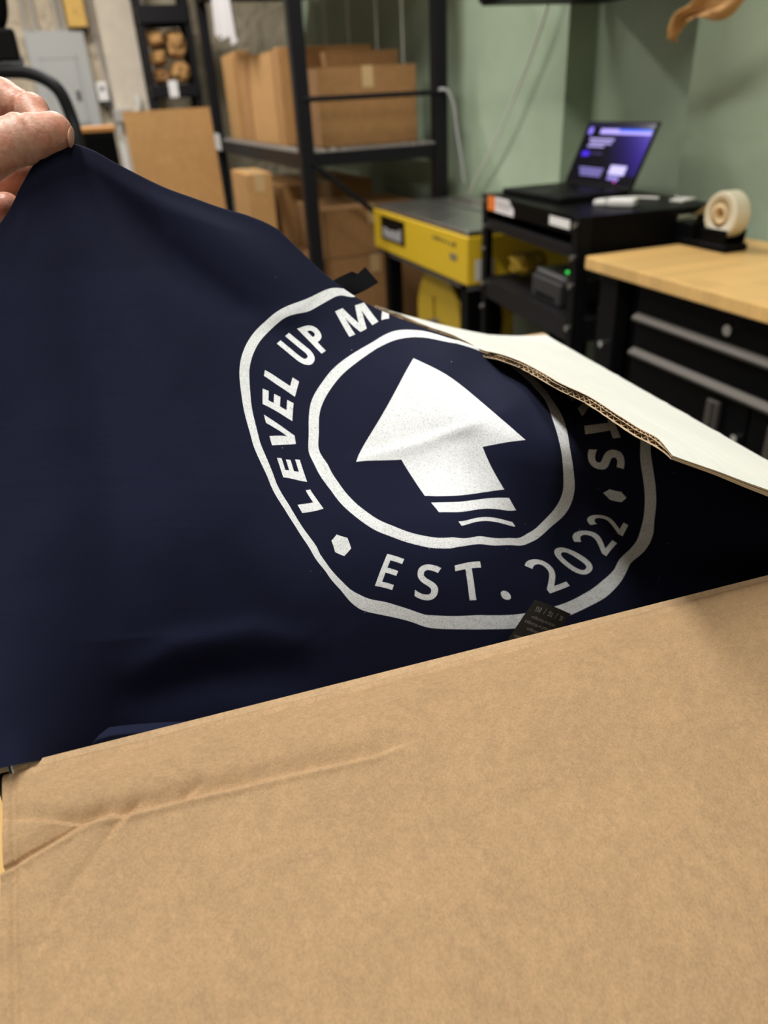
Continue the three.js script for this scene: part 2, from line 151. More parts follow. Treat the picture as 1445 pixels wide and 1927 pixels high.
const CAGE=[[[-0.0964,1.0829,-0.394],[-0.0854,1.0875,-0.3981],[-0.0742,1.0922,-0.4024],[-0.0629,1.0974,-0.4075],[-0.0513,1.1029,-0.4134],[-0.042,1.1112,-0.4229],[-0.0342,1.1216,-0.4341],[-0.0246,1.1315,-0.4416],[-0.0118,1.1375,-0.445],[0.0005,1.1343,-0.4468],[0.0119,1.1272,-0.4488],[0.0239,1.1198,-0.452],[0.0369,1.1124,-0.4564],[0.0517,1.1056,-0.4628],[0.0674,1.0984,-0.4693],[0.0844,1.0915,-0.4762],[0.1007,1.0823,-0.4806],[0.1128,1.0694,-0.4793],[0.1248,1.056,-0.4769],[0.1383,1.0431,-0.4744],[0.1541,1.0313,-0.4724],[0.1714,1.0215,-0.4691],[0.1867,1.0147,-0.4583],[0.1999,1.0098,-0.4425],[0.2171,1.0021,-0.436],[0.2456,0.9868,-0.4499],[0.2499,0.9862,-0.4199],[0.2846,0.9662,-0.4399],[0.2827,0.9693,-0.4034],[0.28,0.9716,-0.3702],[0.2911,0.9652,-0.3572],[0.3044,0.9572,-0.3472],[0.3186,0.9501,-0.3378],[0.333,0.9445,-0.3283],[0.3458,0.9398,-0.3175],[0.3571,0.936,-0.3056],[0.367,0.9329,-0.293]],[[-0.1005,1.067,-0.384],[-0.0895,1.071,-0.3873],[-0.0782,1.0753,-0.3907],[-0.0672,1.0801,-0.3946],[-0.0561,1.0849,-0.3991],[-0.0469,1.0924,-0.4059],[-0.0392,1.1017,-0.415],[-0.03,1.1102,-0.4246],[-0.0174,1.1153,-0.4302],[-0.0052,1.1121,-0.4305],[0.0062,1.1054,-0.4308],[0.0181,1.0985,-0.4326],[0.031,1.0915,-0.4357],[0.0453,1.0851,-0.4406],[0.0605,1.0783,-0.4457],[0.077,1.0716,-0.4519],[0.0931,1.0628,-0.4567],[0.1054,1.0511,-0.4557],[0.1175,1.0392,-0.453],[0.1308,1.0278,-0.4495],[0.1454,1.0181,-0.4447],[0.1603,1.0111,-0.4364],[0.1731,1.0071,-0.4216],[0.1849,1.0042,-0.4055],[0.2003,0.9985,-0.398],[0.2123,0.995,-0.3843],[0.2228,0.9913,-0.3696],[0.2496,0.9765,-0.3806],[0.2531,0.9776,-0.3559],[0.2662,0.9709,-0.3467],[0.2836,0.9614,-0.3426],[0.2999,0.9526,-0.3367],[0.3154,0.9455,-0.3292],[0.3303,0.9404,-0.3207],[0.3439,0.936,-0.311],[0.3559,0.9327,-0.3001],[0.3679,0.9293,-0.2895]],[[-0.1045,1.0512,-0.3744],[-0.0936,1.0547,-0.3772],[-0.0824,1.0585,-0.38],[-0.0717,1.0628,-0.383],[-0.0609,1.0672,-0.3864],[-0.0519,1.0739,-0.3918],[-0.0443,1.0822,-0.3988],[-0.035,1.0898,-0.4063],[-0.0227,1.0939,-0.4124],[-0.0107,1.0906,-0.4134],[0.0007,1.0843,-0.4131],[0.0126,1.078,-0.4141],[0.0252,1.0715,-0.4161],[0.0393,1.0655,-0.4199],[0.0541,1.0591,-0.4242],[0.0701,1.0526,-0.4298],[0.0858,1.0444,-0.4338],[0.0982,1.034,-0.4323],[0.1102,1.0237,-0.4289],[0.123,1.0142,-0.4238],[0.1366,1.0067,-0.4167],[0.1502,1.0017,-0.4067],[0.1628,0.999,-0.3933],[0.1743,0.9972,-0.3785],[0.1848,0.9961,-0.363],[0.193,0.9964,-0.345],[0.2088,0.9894,-0.3416],[0.2267,0.9812,-0.3408],[0.2407,0.9758,-0.3336],[0.2599,0.9659,-0.3333],[0.2799,0.9554,-0.3329],[0.2974,0.9468,-0.3285],[0.3132,0.9405,-0.3217],[0.3282,0.936,-0.3136],[0.3425,0.9321,-0.3049],[0.3548,0.9294,-0.2947],[0.3698,0.9251,-0.2869]],[[-0.1086,1.0355,-0.3648],[-0.0978,1.0384,-0.3673],[-0.0866,1.0418,-0.3696],[-0.0762,1.0456,-0.372],[-0.0658,1.0495,-0.3746],[-0.057,1.0556,-0.3789],[-0.0493,1.063,-0.3846],[-0.0401,1.0696,-0.3905],[-0.0279,1.073,-0.3953],[-0.016,1.0698,-0.3961],[-0.0047,1.0639,-0.3955],[0.0072,1.0582,-0.396],[0.0197,1.0523,-0.3974],[0.0335,1.0467,-0.4003],[0.048,1.0407,-0.4038],[0.0635,1.0346,-0.4083],[0.0788,1.0273,-0.4112],[0.0911,1.0182,-0.4092],[0.1031,1.0095,-0.4052],[0.1157,1.0016,-0.3998],[0.1291,0.9954,-0.3931],[0.1431,0.991,-0.385],[0.1563,0.9884,-0.3746],[0.1677,0.9878,-0.3604],[0.1764,0.9893,-0.3425],[0.1858,0.9896,-0.328],[0.2003,0.9844,-0.3233],[0.2175,0.9773,-0.3222],[0.2368,0.9686,-0.3232],[0.2585,0.9576,-0.3263],[0.2789,0.9478,-0.3264],[0.2961,0.9403,-0.3219],[0.3116,0.9351,-0.3149],[0.3264,0.9316,-0.307],[0.3412,0.9282,-0.299],[0.3539,0.9262,-0.2895],[0.3726,0.9203,-0.2848]],[[-0.1123,1.0203,-0.3544],[-0.1017,1.0225,-0.3568],[-0.0906,1.0254,-0.3588],[-0.0805,1.0288,-0.3608],[-0.0705,1.0322,-0.3628],[-0.0619,1.0375,-0.3664],[-0.0544,1.044,-0.3711],[-0.0451,1.0498,-0.3758],[-0.033,1.0527,-0.3794],[-0.0212,1.0496,-0.3794],[-0.0098,1.0442,-0.3783],[0.002,1.0391,-0.3783],[0.0145,1.0338,-0.379],[0.0279,1.0288,-0.3811],[0.0421,1.0233,-0.3837],[0.0572,1.0178,-0.3871],[0.072,1.0113,-0.389],[0.0843,1.0036,-0.3869],[0.0965,0.9961,-0.3833],[0.1093,0.9893,-0.3788],[0.1232,0.9835,-0.3741],[0.1381,0.9788,-0.3694],[0.1528,0.9755,-0.3631],[0.1647,0.9755,-0.3504],[0.1732,0.9786,-0.3323],[0.1833,0.9793,-0.3193],[0.1976,0.9751,-0.3145],[0.216,0.9677,-0.3153],[0.2378,0.9577,-0.3196],[0.26,0.9472,-0.323],[0.2792,0.9392,-0.3215],[0.2955,0.9334,-0.316],[0.3104,0.9295,-0.3086],[0.3248,0.9272,-0.3005],[0.3394,0.9247,-0.2928],[0.3536,0.9225,-0.2849],[0.3764,0.9149,-0.2835]],[[-0.1151,1.0063,-0.3417],[-0.105,1.0076,-0.3444],[-0.0942,1.0098,-0.3467],[-0.0846,1.0125,-0.3487],[-0.0751,1.0154,-0.3506],[-0.0668,1.0199,-0.3537],[-0.0593,1.0254,-0.3576],[-0.05,1.0305,-0.3614],[-0.038,1.0328,-0.3639],[-0.0262,1.03,-0.3631],[-0.0148,1.0252,-0.3614],[-0.003,1.0209,-0.3608],[0.0094,1.0163,-0.361],[0.0226,1.0118,-0.3623],[0.0364,1.007,-0.3641],[0.051,1.0021,-0.3665],[0.0655,0.9965,-0.3677],[0.0779,0.9898,-0.3658],[0.0903,0.9834,-0.3628],[0.1034,0.9774,-0.3595],[0.1178,0.9718,-0.3569],[0.1335,0.9669,-0.3548],[0.1491,0.9632,-0.351],[0.1614,0.9638,-0.3396],[0.1711,0.9668,-0.3244],[0.1828,0.9671,-0.3142],[0.1983,0.9627,-0.3111],[0.2183,0.9548,-0.3138],[0.2413,0.9446,-0.3192],[0.2625,0.9357,-0.321],[0.2798,0.9303,-0.317],[0.2952,0.9263,-0.3104],[0.3094,0.9239,-0.3025],[0.3231,0.9228,-0.2941],[0.3371,0.9216,-0.2862],[0.3547,0.9179,-0.2814],[0.381,0.9089,-0.2828]],[[-0.1171,0.9937,-0.3272],[-0.1074,0.9942,-0.3299],[-0.097,0.9956,-0.3326],[-0.0881,0.9975,-0.3349],[-0.0792,0.9995,-0.337],[-0.0713,1.0031,-0.3401],[-0.064,1.0076,-0.3437],[-0.0547,1.0117,-0.3468],[-0.0428,1.0136,-0.3484],[-0.031,1.0111,-0.347],[-0.0196,1.007,-0.3449],[-0.0078,1.0033,-0.344],[0.0045,0.9994,-0.3437],[0.0175,0.9955,-0.3445],[0.031,0.9914,-0.3456],[0.0453,0.9872,-0.3471],[0.0593,0.9825,-0.3476],[0.0719,0.977,-0.3458],[0.0844,0.9716,-0.3433],[0.0977,0.9665,-0.3407],[0.1122,0.9615,-0.339],[0.1279,0.957,-0.3378],[0.1433,0.9541,-0.3343],[0.1567,0.9542,-0.3261],[0.1691,0.9552,-0.3165],[0.1831,0.954,-0.3104],[0.2003,0.949,-0.3096],[0.2213,0.9408,-0.3134],[0.2447,0.9312,-0.3186],[0.2641,0.9249,-0.3177],[0.2801,0.9217,-0.312],[0.2949,0.9192,-0.305],[0.3087,0.9181,-0.2969],[0.3217,0.9184,-0.2881],[0.3355,0.9181,-0.2804],[0.3575,0.9123,-0.2793],[0.3865,0.9023,-0.2826]],[[-0.1186,0.9821,-0.3123],[-0.1092,0.982,-0.3146],[-0.0993,0.9826,-0.3174],[-0.091,0.9837,-0.3199],[-0.0828,0.9849,-0.3223],[-0.0753,0.9874,-0.3254],[-0.0683,0.9907,-0.3289],[-0.0592,0.9937,-0.3318],[-0.0474,0.995,-0.3331],[-0.0358,0.9926,-0.3316],[-0.0244,0.989,-0.3296],[-0.0125,0.986,-0.3286],[-0.0002,0.9827,-0.3281],[0.0127,0.9793,-0.3286],[0.026,0.9758,-0.3293],[0.0399,0.9723,-0.33],[0.0537,0.9686,-0.3299],[0.0664,0.9642,-0.3281],[0.0791,0.96,-0.3257],[0.0924,0.956,-0.3232],[0.1069,0.9518,-0.3219],[0.1226,0.9476,-0.3215],[0.1381,0.945,-0.3192],[0.1527,0.9441,-0.3142],[0.1673,0.9432,-0.3092],[0.1835,0.9405,-0.3068],[0.2021,0.935,-0.3077],[0.2234,0.9275,-0.3112],[0.2454,0.9199,-0.3144],[0.2641,0.9154,-0.3124],[0.2801,0.9133,-0.3067],[0.2949,0.912,-0.2998],[0.3088,0.9118,-0.2919],[0.3215,0.9131,-0.2831],[0.3362,0.9131,-0.2764],[0.3622,0.9053,-0.2785],[0.3928,0.8951,-0.2829]],[[-0.12,0.9713,-0.2977],[-0.1107,0.9707,-0.2993],[-0.1012,0.9708,-0.3018],[-0.0935,0.9711,-0.3044],[-0.0859,0.9715,-0.3069],[-0.079,0.9728,-0.3101],[-0.0723,0.9748,-0.3136],[-0.0635,0.9766,-0.3167],[-0.052,0.9768,-0.3185],[-0.0405,0.974,-0.3179],[-0.0291,0.9703,-0.3168],[-0.0172,0.9676,-0.3164],[-0.0048,0.9647,-0.3162],[0.0081,0.9619,-0.3164],[0.0214,0.959,-0.3165],[0.0351,0.9564,-0.3165],[0.0489,0.9536,-0.3158],[0.0618,0.9502,-0.3141],[0.0748,0.9469,-0.3121],[0.0884,0.9436,-0.3103],[0.1031,0.9401,-0.3095],[0.1187,0.9366,-0.3092],[0.1345,0.9341,-0.3079],[0.1502,0.9324,-0.3054],[0.1664,0.9303,-0.3033],[0.1839,0.9269,-0.303],[0.2031,0.9216,-0.3044],[0.224,0.9154,-0.3071],[0.2449,0.9097,-0.3086],[0.2635,0.9065,-0.3064],[0.28,0.905,-0.3014],[0.2955,0.9042,-0.2952],[0.3101,0.9046,-0.2882],[0.3236,0.9062,-0.2802],[0.3408,0.9053,-0.2756],[0.3685,0.8972,-0.2789],[0.3996,0.8876,-0.2835]],[[-0.1213,0.9609,-0.2837],[-0.1121,0.9601,-0.2845],[-0.1027,0.9599,-0.2864],[-0.0955,0.9597,-0.2886],[-0.0886,0.9594,-0.291],[-0.0822,0.9595,-0.2943],[-0.0759,0.9602,-0.2979],[-0.0675,0.9602,-0.3016],[-0.0565,0.9587,-0.3047],[-0.0454,0.9548,-0.3059],[-0.0341,0.9503,-0.3066],[-0.022,0.9474,-0.3075],[-0.0095,0.9446,-0.3078],[0.0036,0.9424,-0.3077],[0.017,0.9404,-0.3072],[0.0308,0.9385,-0.3066],[0.0446,0.9366,-0.3056],[0.058,0.934,-0.3043],[0.0715,0.9314,-0.3029],[0.0857,0.9287,-0.3018],[0.1006,0.9259,-0.3012],[0.1163,0.9232,-0.3008],[0.1325,0.9209,-0.3001],[0.1489,0.9189,-0.2991],[0.166,0.9165,-0.2984],[0.1841,0.9132,-0.2989],[0.2035,0.9087,-0.3002],[0.2239,0.9039,-0.302],[0.2442,0.8998,-0.3024],[0.2629,0.8975,-0.3004],[0.2803,0.8964,-0.2965],[0.297,0.8957,-0.2915],[0.3132,0.8959,-0.286],[0.3288,0.8968,-0.2799],[0.3484,0.8951,-0.2772],[0.3759,0.8882,-0.28],[0.4068,0.8796,-0.2842]],[[-0.1228,0.9505,-0.2711],[-0.1136,0.9497,-0.2709],[-0.1042,0.9495,-0.2717],[-0.0973,0.9493,-0.273],[-0.0908,0.9486,-0.2749],[-0.0848,0.9479,-0.2777],[-0.0789,0.9472,-0.2814],[-0.0711,0.9452,-0.2859],[-0.0609,0.9413,-0.291],[-0.0503,0.9353,-0.2948],[-0.0392,0.9292,-0.298],[-0.0271,0.9255,-0.3006],[-0.0142,0.9228,-0.3015],[-0.0009,0.9211,-0.3013],[0.0128,0.9198,-0.3004],[0.0267,0.9188,-0.2992],[0.0408,0.9176,-0.2981],[0.0547,0.9159,-0.2971],[0.0689,0.914,-0.2962],[0.0836,0.9119,-0.2956],[0.0989,0.9099,-0.2952],[0.1149,0.9079,-0.2948],[0.1314,0.9061,-0.2944],[0.1483,0.9043,-0.294],[0.1658,0.9021,-0.294],[0.1843,0.8993,-0.2946],[0.2037,0.8959,-0.2956],[0.2237,0.8924,-0.2966],[0.2437,0.8897,-0.2966],[0.2628,0.8881,-0.295],[0.2813,0.8871,-0.2922],[0.2997,0.8862,-0.2889],[0.318,0.8856,-0.2853],[0.3365,0.8854,-0.2816],[0.3573,0.8839,-0.2796],[0.3839,0.8786,-0.2814],[0.4142,0.8715,-0.285]],[[-0.1248,0.9395,-0.2601],[-0.1156,0.9387,-0.2591],[-0.106,0.9389,-0.2587],[-0.0991,0.939,-0.2588],[-0.0928,0.9387,-0.2593],[-0.0868,0.9379,-0.2609],[-0.0812,0.9364,-0.2636],[-0.0739,0.9326,-0.2685],[-0.0648,0.9256,-0.2759],[-0.0551,0.9164,-0.2832],[-0.0445,0.9075,-0.2898],[-0.0323,0.9024,-0.2945],[-0.0192,0.8995,-0.2961],[-0.0055,0.8984,-0.2957],[0.0084,0.8981,-0.2944],[0.0226,0.8979,-0.2929],[0.0371,0.8975,-0.2918],[0.0516,0.8965,-0.2911],[0.0664,0.8953,-0.2907],[0.0818,0.8939,-0.2905],[0.0977,0.8925,-0.2904],[0.114,0.8913,-0.2901],[0.1307,0.8902,-0.2897],[0.148,0.8889,-0.2895],[0.1659,0.8873,-0.2897],[0.1845,0.8852,-0.2902],[0.2039,0.8829,-0.291],[0.2238,0.8806,-0.2916],[0.2437,0.879,-0.2914],[0.2632,0.8782,-0.2902],[0.2829,0.8772,-0.2886],[0.3032,0.8756,-0.2871],[0.324,0.8742,-0.2855],[0.3455,0.8727,-0.2841],[0.3665,0.8722,-0.282],[0.392,0.8689,-0.2827],[0.4215,0.8633,-0.2856]],[[-0.1274,0.9279,-0.2505],[-0.1183,0.9265,-0.2493],[-0.1086,0.9269,-0.2482],[-0.1018,0.9272,-0.2474],[-0.0955,0.9272,-0.2469],[-0.0894,0.927,-0.2467],[-0.0833,0.9265,-0.2468],[-0.076,0.9225,-0.2503],[-0.0679,0.9124,-0.2592],[-0.0594,0.8999,-0.2692],[-0.0495,0.8878,-0.279],[-0.0376,0.8799,-0.2868],[-0.0242,0.8768,-0.2892],[-0.0103,0.8759,-0.2891],[0.004,0.876,-0.2879],[0.0185,0.8765,-0.2864],[0.0333,0.8767,-0.2855],[0.0484,0.8765,-0.2852],[0.064,0.876,-0.2853],[0.0801,0.8752,-0.2855],[0.0965,0.8745,-0.2858],[0.1132,0.874,-0.2856],[0.1302,0.8736,-0.2853],[0.1478,0.873,-0.2852],[0.1659,0.872,-0.2854],[0.1848,0.8708,-0.2859],[0.2043,0.8694,-0.2865],[0.2242,0.8682,-0.287],[0.2443,0.8675,-0.2869],[0.2644,0.8673,-0.2862],[0.2853,0.8664,-0.2857],[0.3075,0.8644,-0.2858],[0.3304,0.8622,-0.2859],[0.3542,0.8599,-0.2862],[0.3752,0.8607,-0.2838],[0.3999,0.8591,-0.2838],[0.4286,0.8552,-0.2859]]];
const PRINT_POINTS=[[0.53,0.815,-0.7875,0.1224,0.0004],[0.56,0.66,-0.5409,0.5853,0.0004],[0.592,0.634,-0.4188,0.6781,0.0004],[0.573,0.973,-0.8421,-0.2376,0.0004],[0.61,0.961,-0.693,-0.1955,0.0004],[0.583,0.924,-0.713,-0.1004,0.0004],[0.536,0.905,-0.87,-0.0935,0.0004],[0.5795,0.9115,-0.7159,-0.0769,0.0004],[0.52,0.8565,-0.8744,0.0324,0.0004],[0.5646,0.8648,-0.7195,0.0267,0.0004],[0.494,0.766,-0.843,0.2346,0.0004],[0.549,0.7967,-0.6936,0.193,0.0004],[0.494,0.729,-0.8006,0.3532,0.0004],[0.552,0.758,-0.6588,0.2906,0.0004],[0.497,0.712,-0.7885,0.3793,0.0004],[0.554,0.7495,-0.6488,0.3121,0.0004],[0.562,0.718,-0.6009,0.3966,0.0004],[0.629,0.588,-0.2639,0.8343,0.0004],[0.657,0.634,-0.2238,0.6843,0.0004],[0.713,0.606,-0.0878,0.7146,0.0004],[0.687,0.568,-0.1151,0.8674,0.0004],[0.722,0.6,-0.0518,0.7181,0.0004],[1.102,0.809,0.7199,-0.0114,0.0004],[1.158,0.801,0.8749,-0.0138,0.0004],[1.141,0.865,0.7815,-0.1566,0.0004],[1.109,0.866,0.706,-0.1415,0.0004],[1.173,0.864,0.8579,-0.172,0.0004],[1.096,0.772,0.7255,0.0806,0.0004],[0.644,1.027,-0.7101,-0.3618,0.0004],[1.16,0.936,0.7101,-0.3618,0.0004],[0.731,1.074,-0.5333,-0.5923,0.0004],[0.803,1.095,-0.3803,-0.7004,0.0004],[0.886,1.094,-0.213,-0.768,0.0004],[1.034,1.082,0.1109,-0.7892,0.0004],[1.079,1.057,0.2726,-0.7489,0.0004],[1.122,1.018,0.4223,-0.6759,0.0004],[1.146,0.981,0.5436,-0.5829,0.0004],[0.949,1.116,-0.0894,-0.8503,0.0004],[0.778,0.674,0.0,0.47,6e-05],[0.67,0.869,-0.43,-0.03,6e-05],[0.989,0.828,0.43,-0.03,6e-05],[0.755,0.865,-0.205,-0.03,6e-05],[0.908,0.841,0.205,-0.03,6e-05],[0.799,0.933,-0.205,-0.28,6e-05],[0.949,0.921,0.205,-0.28,6e-05],[0.811,0.946,-0.2,-0.315,6e-05],[0.958,0.937,0.2,-0.315,6e-05],[0.971,0.96,0.2,-0.375,6e-05],[0.826,0.964,-0.2,-0.375,6e-05],[0.862,0.981,-0.13,-0.432,6e-05],[0.964,0.982,0.13,-0.432,6e-05],[0.971,0.992,0.13,-0.462,6e-05],[0.869,0.99,-0.13,-0.462,6e-05],[0.4504,0.6966,-0.9034,0.4289,1.5e-05],[0.4535,0.7381,-0.9498,0.3127,1.5e-05],[0.4608,0.7797,-0.9799,0.1997,1.5e-05],[0.4711,0.817,-0.9943,0.1064,1.5e-05],[0.4878,0.8648,-1.0,-0.0044,1.5e-05],[0.5044,0.9001,-0.9962,-0.0874,1.5e-05],[0.5272,0.9457,-0.9816,-0.1907,1.5e-05],[0.5563,0.9914,-0.9557,-0.2944,1.5e-05],[0.5853,1.0371,-0.9166,-0.3998,1.5e-05],[0.6123,1.0745,-0.8675,-0.4975,1.5e-05],[0.6228,1.09,-0.8428,-0.5382,1.5e-05],[0.6415,1.1108,-0.8012,-0.5984,1.5e-05],[0.6602,1.1336,-0.7546,-0.6562,1.5e-05],[0.6768,1.1461,-0.7188,-0.6952,1.5e-05],[0.7246,1.1585,-0.6266,-0.7793,1.5e-05],[0.7765,1.171,-0.5193,-0.8546,1.5e-05],[0.8076,1.1814,-0.4549,-0.8906,1.5e-05],[0.899,1.1845,-0.2698,-0.9629,1.5e-05],[1.2348,0.9436,0.8827,-0.4699,1.5e-05],[1.2312,0.9778,0.8043,-0.5942,1.5e-05],[1.2285,1.0066,0.7265,-0.6871,1.5e-05],[1.2123,1.0372,0.6228,-0.7824,1.5e-05],[1.1871,1.0587,0.5257,-0.8506,1.5e-05],[1.1799,1.0731,0.4776,-0.8786,1.5e-05],[1.1655,1.0983,0.3938,-0.9192,1.5e-05],[1.1403,1.1235,0.2945,-0.9556,1.5e-05],[1.108,1.1415,0.1982,-0.9802,1.5e-05],[1.0711,1.1586,0.0968,-0.9953,1.5e-05],[0.978,1.182,-0.1114,-0.9938,1.5e-05],[0.468,0.64,-0.7908,0.6121,1.5e-05],[0.5,0.604,-0.6633,0.7483,1.5e-05],[0.532,0.58,-0.5428,0.8398,1.5e-05],[0.572,0.564,-0.4125,0.9109,1.5e-05],[0.621,0.543,-0.254,0.9672,1.5e-05],[0.661,0.548,-0.1654,0.9862,1.5e-05],[1.224,0.845,0.9884,-0.1516,1.5e-05],[1.23,0.89,0.9585,-0.285,1.5e-05],[0.4691,0.6966,-0.8428,0.4274,1.5e-05],[0.4711,0.7423,-0.8954,0.302,1.5e-05],[0.4784,0.788,-0.9277,0.1798,1.5e-05],[0.4898,0.8336,-0.9424,0.0704,1.5e-05],[0.5064,0.8731,-0.9448,-0.018,1.5e-05],[0.5199,0.9084,-0.9395,-0.1017,1.5e-05],[0.5438,0.9499,-0.9251,-0.1928,1.5e-05],[0.5687,0.9914,-0.9007,-0.286,1.5e-05],[0.5978,1.0329,-0.8639,-0.3831,1.5e-05],[0.6,1.0392,-0.8579,-0.3963,1.5e-05],[0.6208,1.0693,-0.8177,-0.4736,1.5e-05],[0.6415,1.0921,-0.7749,-0.5409,1.5e-05],[0.6561,1.1066,-0.7425,-0.5845,1.5e-05],[0.6768,1.1191,-0.7009,-0.6338,1.5e-05],[0.7246,1.1326,-0.6067,-0.7245,1.5e-05],[0.7661,1.1451,-0.5186,-0.79,1.5e-05],[0.7993,1.1565,-0.4484,-0.8318,1.5e-05],[0.818,1.1579,-0.4103,-0.8513,1.5e-05],[0.899,1.1575,-0.2435,-0.9131,1.5e-05],[1.2132,0.9436,0.829,-0.4537,1.5e-05],[1.2105,0.976,0.7499,-0.575,1.5e-05],[1.206,0.994,0.6961,-0.6391,1.5e-05],[1.1979,1.0174,0.6203,-0.7129,1.5e-05],[1.1817,1.0372,0.5421,-0.774,1.5e-05],[1.1637,1.0551,0.467,-0.8216,1.5e-05],[1.1565,1.0695,0.4203,-0.8464,1.5e-05],[1.1331,1.0929,0.3269,-0.8866,1.5e-05],[1.0972,1.1181,0.2076,-0.9219,1.5e-05],[1.0432,1.1415,0.0595,-0.9431,1.5e-05],[0.988,1.154,-0.0617,-0.943,1.5e-05],[0.488,0.644,-0.7307,0.5993,1.5e-05],[0.516,0.614,-0.6199,0.7132,1.5e-05],[0.54,0.596,-0.5301,0.7823,1.5e-05],[0.581,0.586,-0.4103,0.8513,1.5e-05],[0.621,0.564,-0.2698,0.9057,1.5e-05],[0.645,0.556,-0.2022,0.9231,1.5e-05],[1.205,0.83,0.9397,-0.1003,1.5e-05],[1.208,0.89,0.9065,-0.267,1.5e-05],[0.6372,0.6842,-0.3483,0.5369,1.5e-05],[0.6061,0.7194,-0.4803,0.423,1.5e-05],[0.5853,0.7568,-0.5638,0.3029,1.5e-05],[0.5812,0.7838,-0.5972,0.2302,1.5e-05],[0.5812,0.8523,-0.6377,0.054,1.5e-05],[0.5978,0.8876,-0.6394,-0.0271,1.5e-05],[0.6227,0.9229,-0.629,-0.118,1.5e-05],[0.6497,0.9561,-0.6043,-0.2109,1.5e-05],[0.6746,0.9769,-0.5744,-0.2822,1.5e-05],[0.7099,0.9997,-0.5163,-0.3782,1.5e-05],[0.76,1.0188,-0.4178,-0.4848,1.5e-05],[0.8071,1.0306,-0.3212,-0.5536,1.5e-05],[0.8494,1.0322,-0.2332,-0.596,1.5e-05],[0.9247,1.0264,-0.0437,-0.6385,1.5e-05],[0.9835,1.0264,0.1085,-0.6307,1.5e-05],[1.0071,1.0165,0.1875,-0.6119,1.5e-05],[1.0376,0.9906,0.3222,-0.553,1.5e-05],[1.0635,0.9671,0.4263,-0.4774,1.5e-05],[1.0776,0.9388,0.516,-0.3786,1.5e-05],[1.0812,0.9082,0.5799,-0.2708,1.5e-05],[0.581,0.82,-0.6257,0.1344,1.5e-05],[1.072,0.842,0.6348,-0.0811,1.5e-05],[1.056,0.779,0.6351,0.0792,1.5e-05],[1.036,0.748,0.6171,0.1697,1.5e-05],[1.009,0.716,0.58,0.2706,1.5e-05],[0.701,0.644,-0.1423,0.624,1.5e-05],[0.749,0.622,-0.0153,0.6398,1.5e-05],[0.801,0.624,0.1094,0.6306,1.5e-05],[0.857,0.64,0.2555,0.5868,1.5e-05],[0.6684,0.6842,-0.2639,0.5299,1.5e-05],[0.6331,0.7174,-0.4014,0.4352,1.5e-05],[0.6102,0.7527,-0.4964,0.3225,1.5e-05],[0.6009,0.7817,-0.5421,0.238,1.5e-05],[0.5994,0.8419,-0.5869,0.0779,1.5e-05],[0.6165,0.8731,-0.592,-0.0012,1.5e-05],[0.6372,0.9084,-0.5842,-0.0959,1.5e-05],[0.6621,0.9395,-0.5619,-0.1864,1.5e-05],[0.6891,0.9624,-0.5283,-0.2672,1.5e-05],[0.739,0.9893,-0.4422,-0.3936,1.5e-05],[0.76,0.9976,-0.4002,-0.4362,1.5e-05],[0.8024,1.0089,-0.3147,-0.5015,1.5e-05],[0.8541,1.0111,-0.2045,-0.5556,1.5e-05],[0.9012,1.0089,-0.0817,-0.5863,1.5e-05],[0.96,1.0122,0.0762,-0.5871,1.5e-05],[0.9906,1.0047,0.1714,-0.5666,1.5e-05],[1.0188,0.9835,0.2914,-0.5153,1.5e-05],[1.0447,0.9553,0.4099,-0.4271,1.5e-05],[1.0588,0.9247,0.4969,-0.3219,1.5e-05],[1.06,0.8988,0.5421,-0.2378,1.5e-05],[0.6,0.815,-0.5731,0.1483,1.5e-05],[1.056,0.849,0.5842,-0.096,1.5e-05],[1.04,0.791,0.5895,0.0539,1.5e-05],[1.025,0.752,0.5704,0.1585,1.5e-05],[0.997,0.72,0.5329,0.2579,1.5e-05],[0.709,0.656,-0.1346,0.5765,1.5e-05],[0.753,0.638,-0.0213,0.5916,1.5e-05],[0.801,0.636,0.0959,0.5842,1.5e-05],[0.857,0.646,0.2384,0.5419,1.5e-05]];
const TOP_TEXT=[["L",191.88],["E",182.0],["V",171.16],["E",160.32],["L",150.44],["U",132.74],["P",121.7],["M",102.56],["A",89.79],["R",78.13],["T",67.43],["I",59.33],["A",50.28],["L",39.44],["A",21.46],["R",9.8],["T",-0.91],["S",-11.33]];
const HAND = {"thumb_tip": [-0.0135, 1.1444, -0.4436], "thumb_ip": [-0.0294, 1.1419, -0.4407], "thumb_mcp": [-0.0582, 1.133, -0.4306], "thumb_cmc": [-0.0892, 1.1161, -0.4152], "index_tip": [-0.0167, 1.1389, -0.4686], "index_dip": [-0.0243, 1.1538, -0.4897], "index_pip": [-0.0382, 1.1607, -0.5008], "index_mcp": [-0.0853, 1.1509, -0.483], "middle_tip": [-0.032, 1.1272, -0.4692], "middle_dip": [-0.0422, 1.122, -0.4816], "middle_pip": [-0.053, 1.1316, -0.5067], "middle_mcp": [-0.0966, 1.1354, -0.4897], "ring_tip": [-0.0465, 1.1107, -0.4619], "ring_dip": [-0.0564, 1.1089, -0.4786], "ring_pip": [-0.0669, 1.1163, -0.5047], "ring_mcp": [-0.1052, 1.1196, -0.4867], "pinky_tip": [-0.0592, 1.0971, -0.4532], "pinky_dip": [-0.068, 1.0961, -0.4676], "pinky_pip": [-0.0773, 1.1022, -0.4877], "pinky_mcp": [-0.1134, 1.1043, -0.4768], "wrist": [-0.1379, 1.1021, -0.4353], "elbow": [-0.3, 1.0, -0.235]};
const V0a = V(-0.08, 1.12, -0.45);
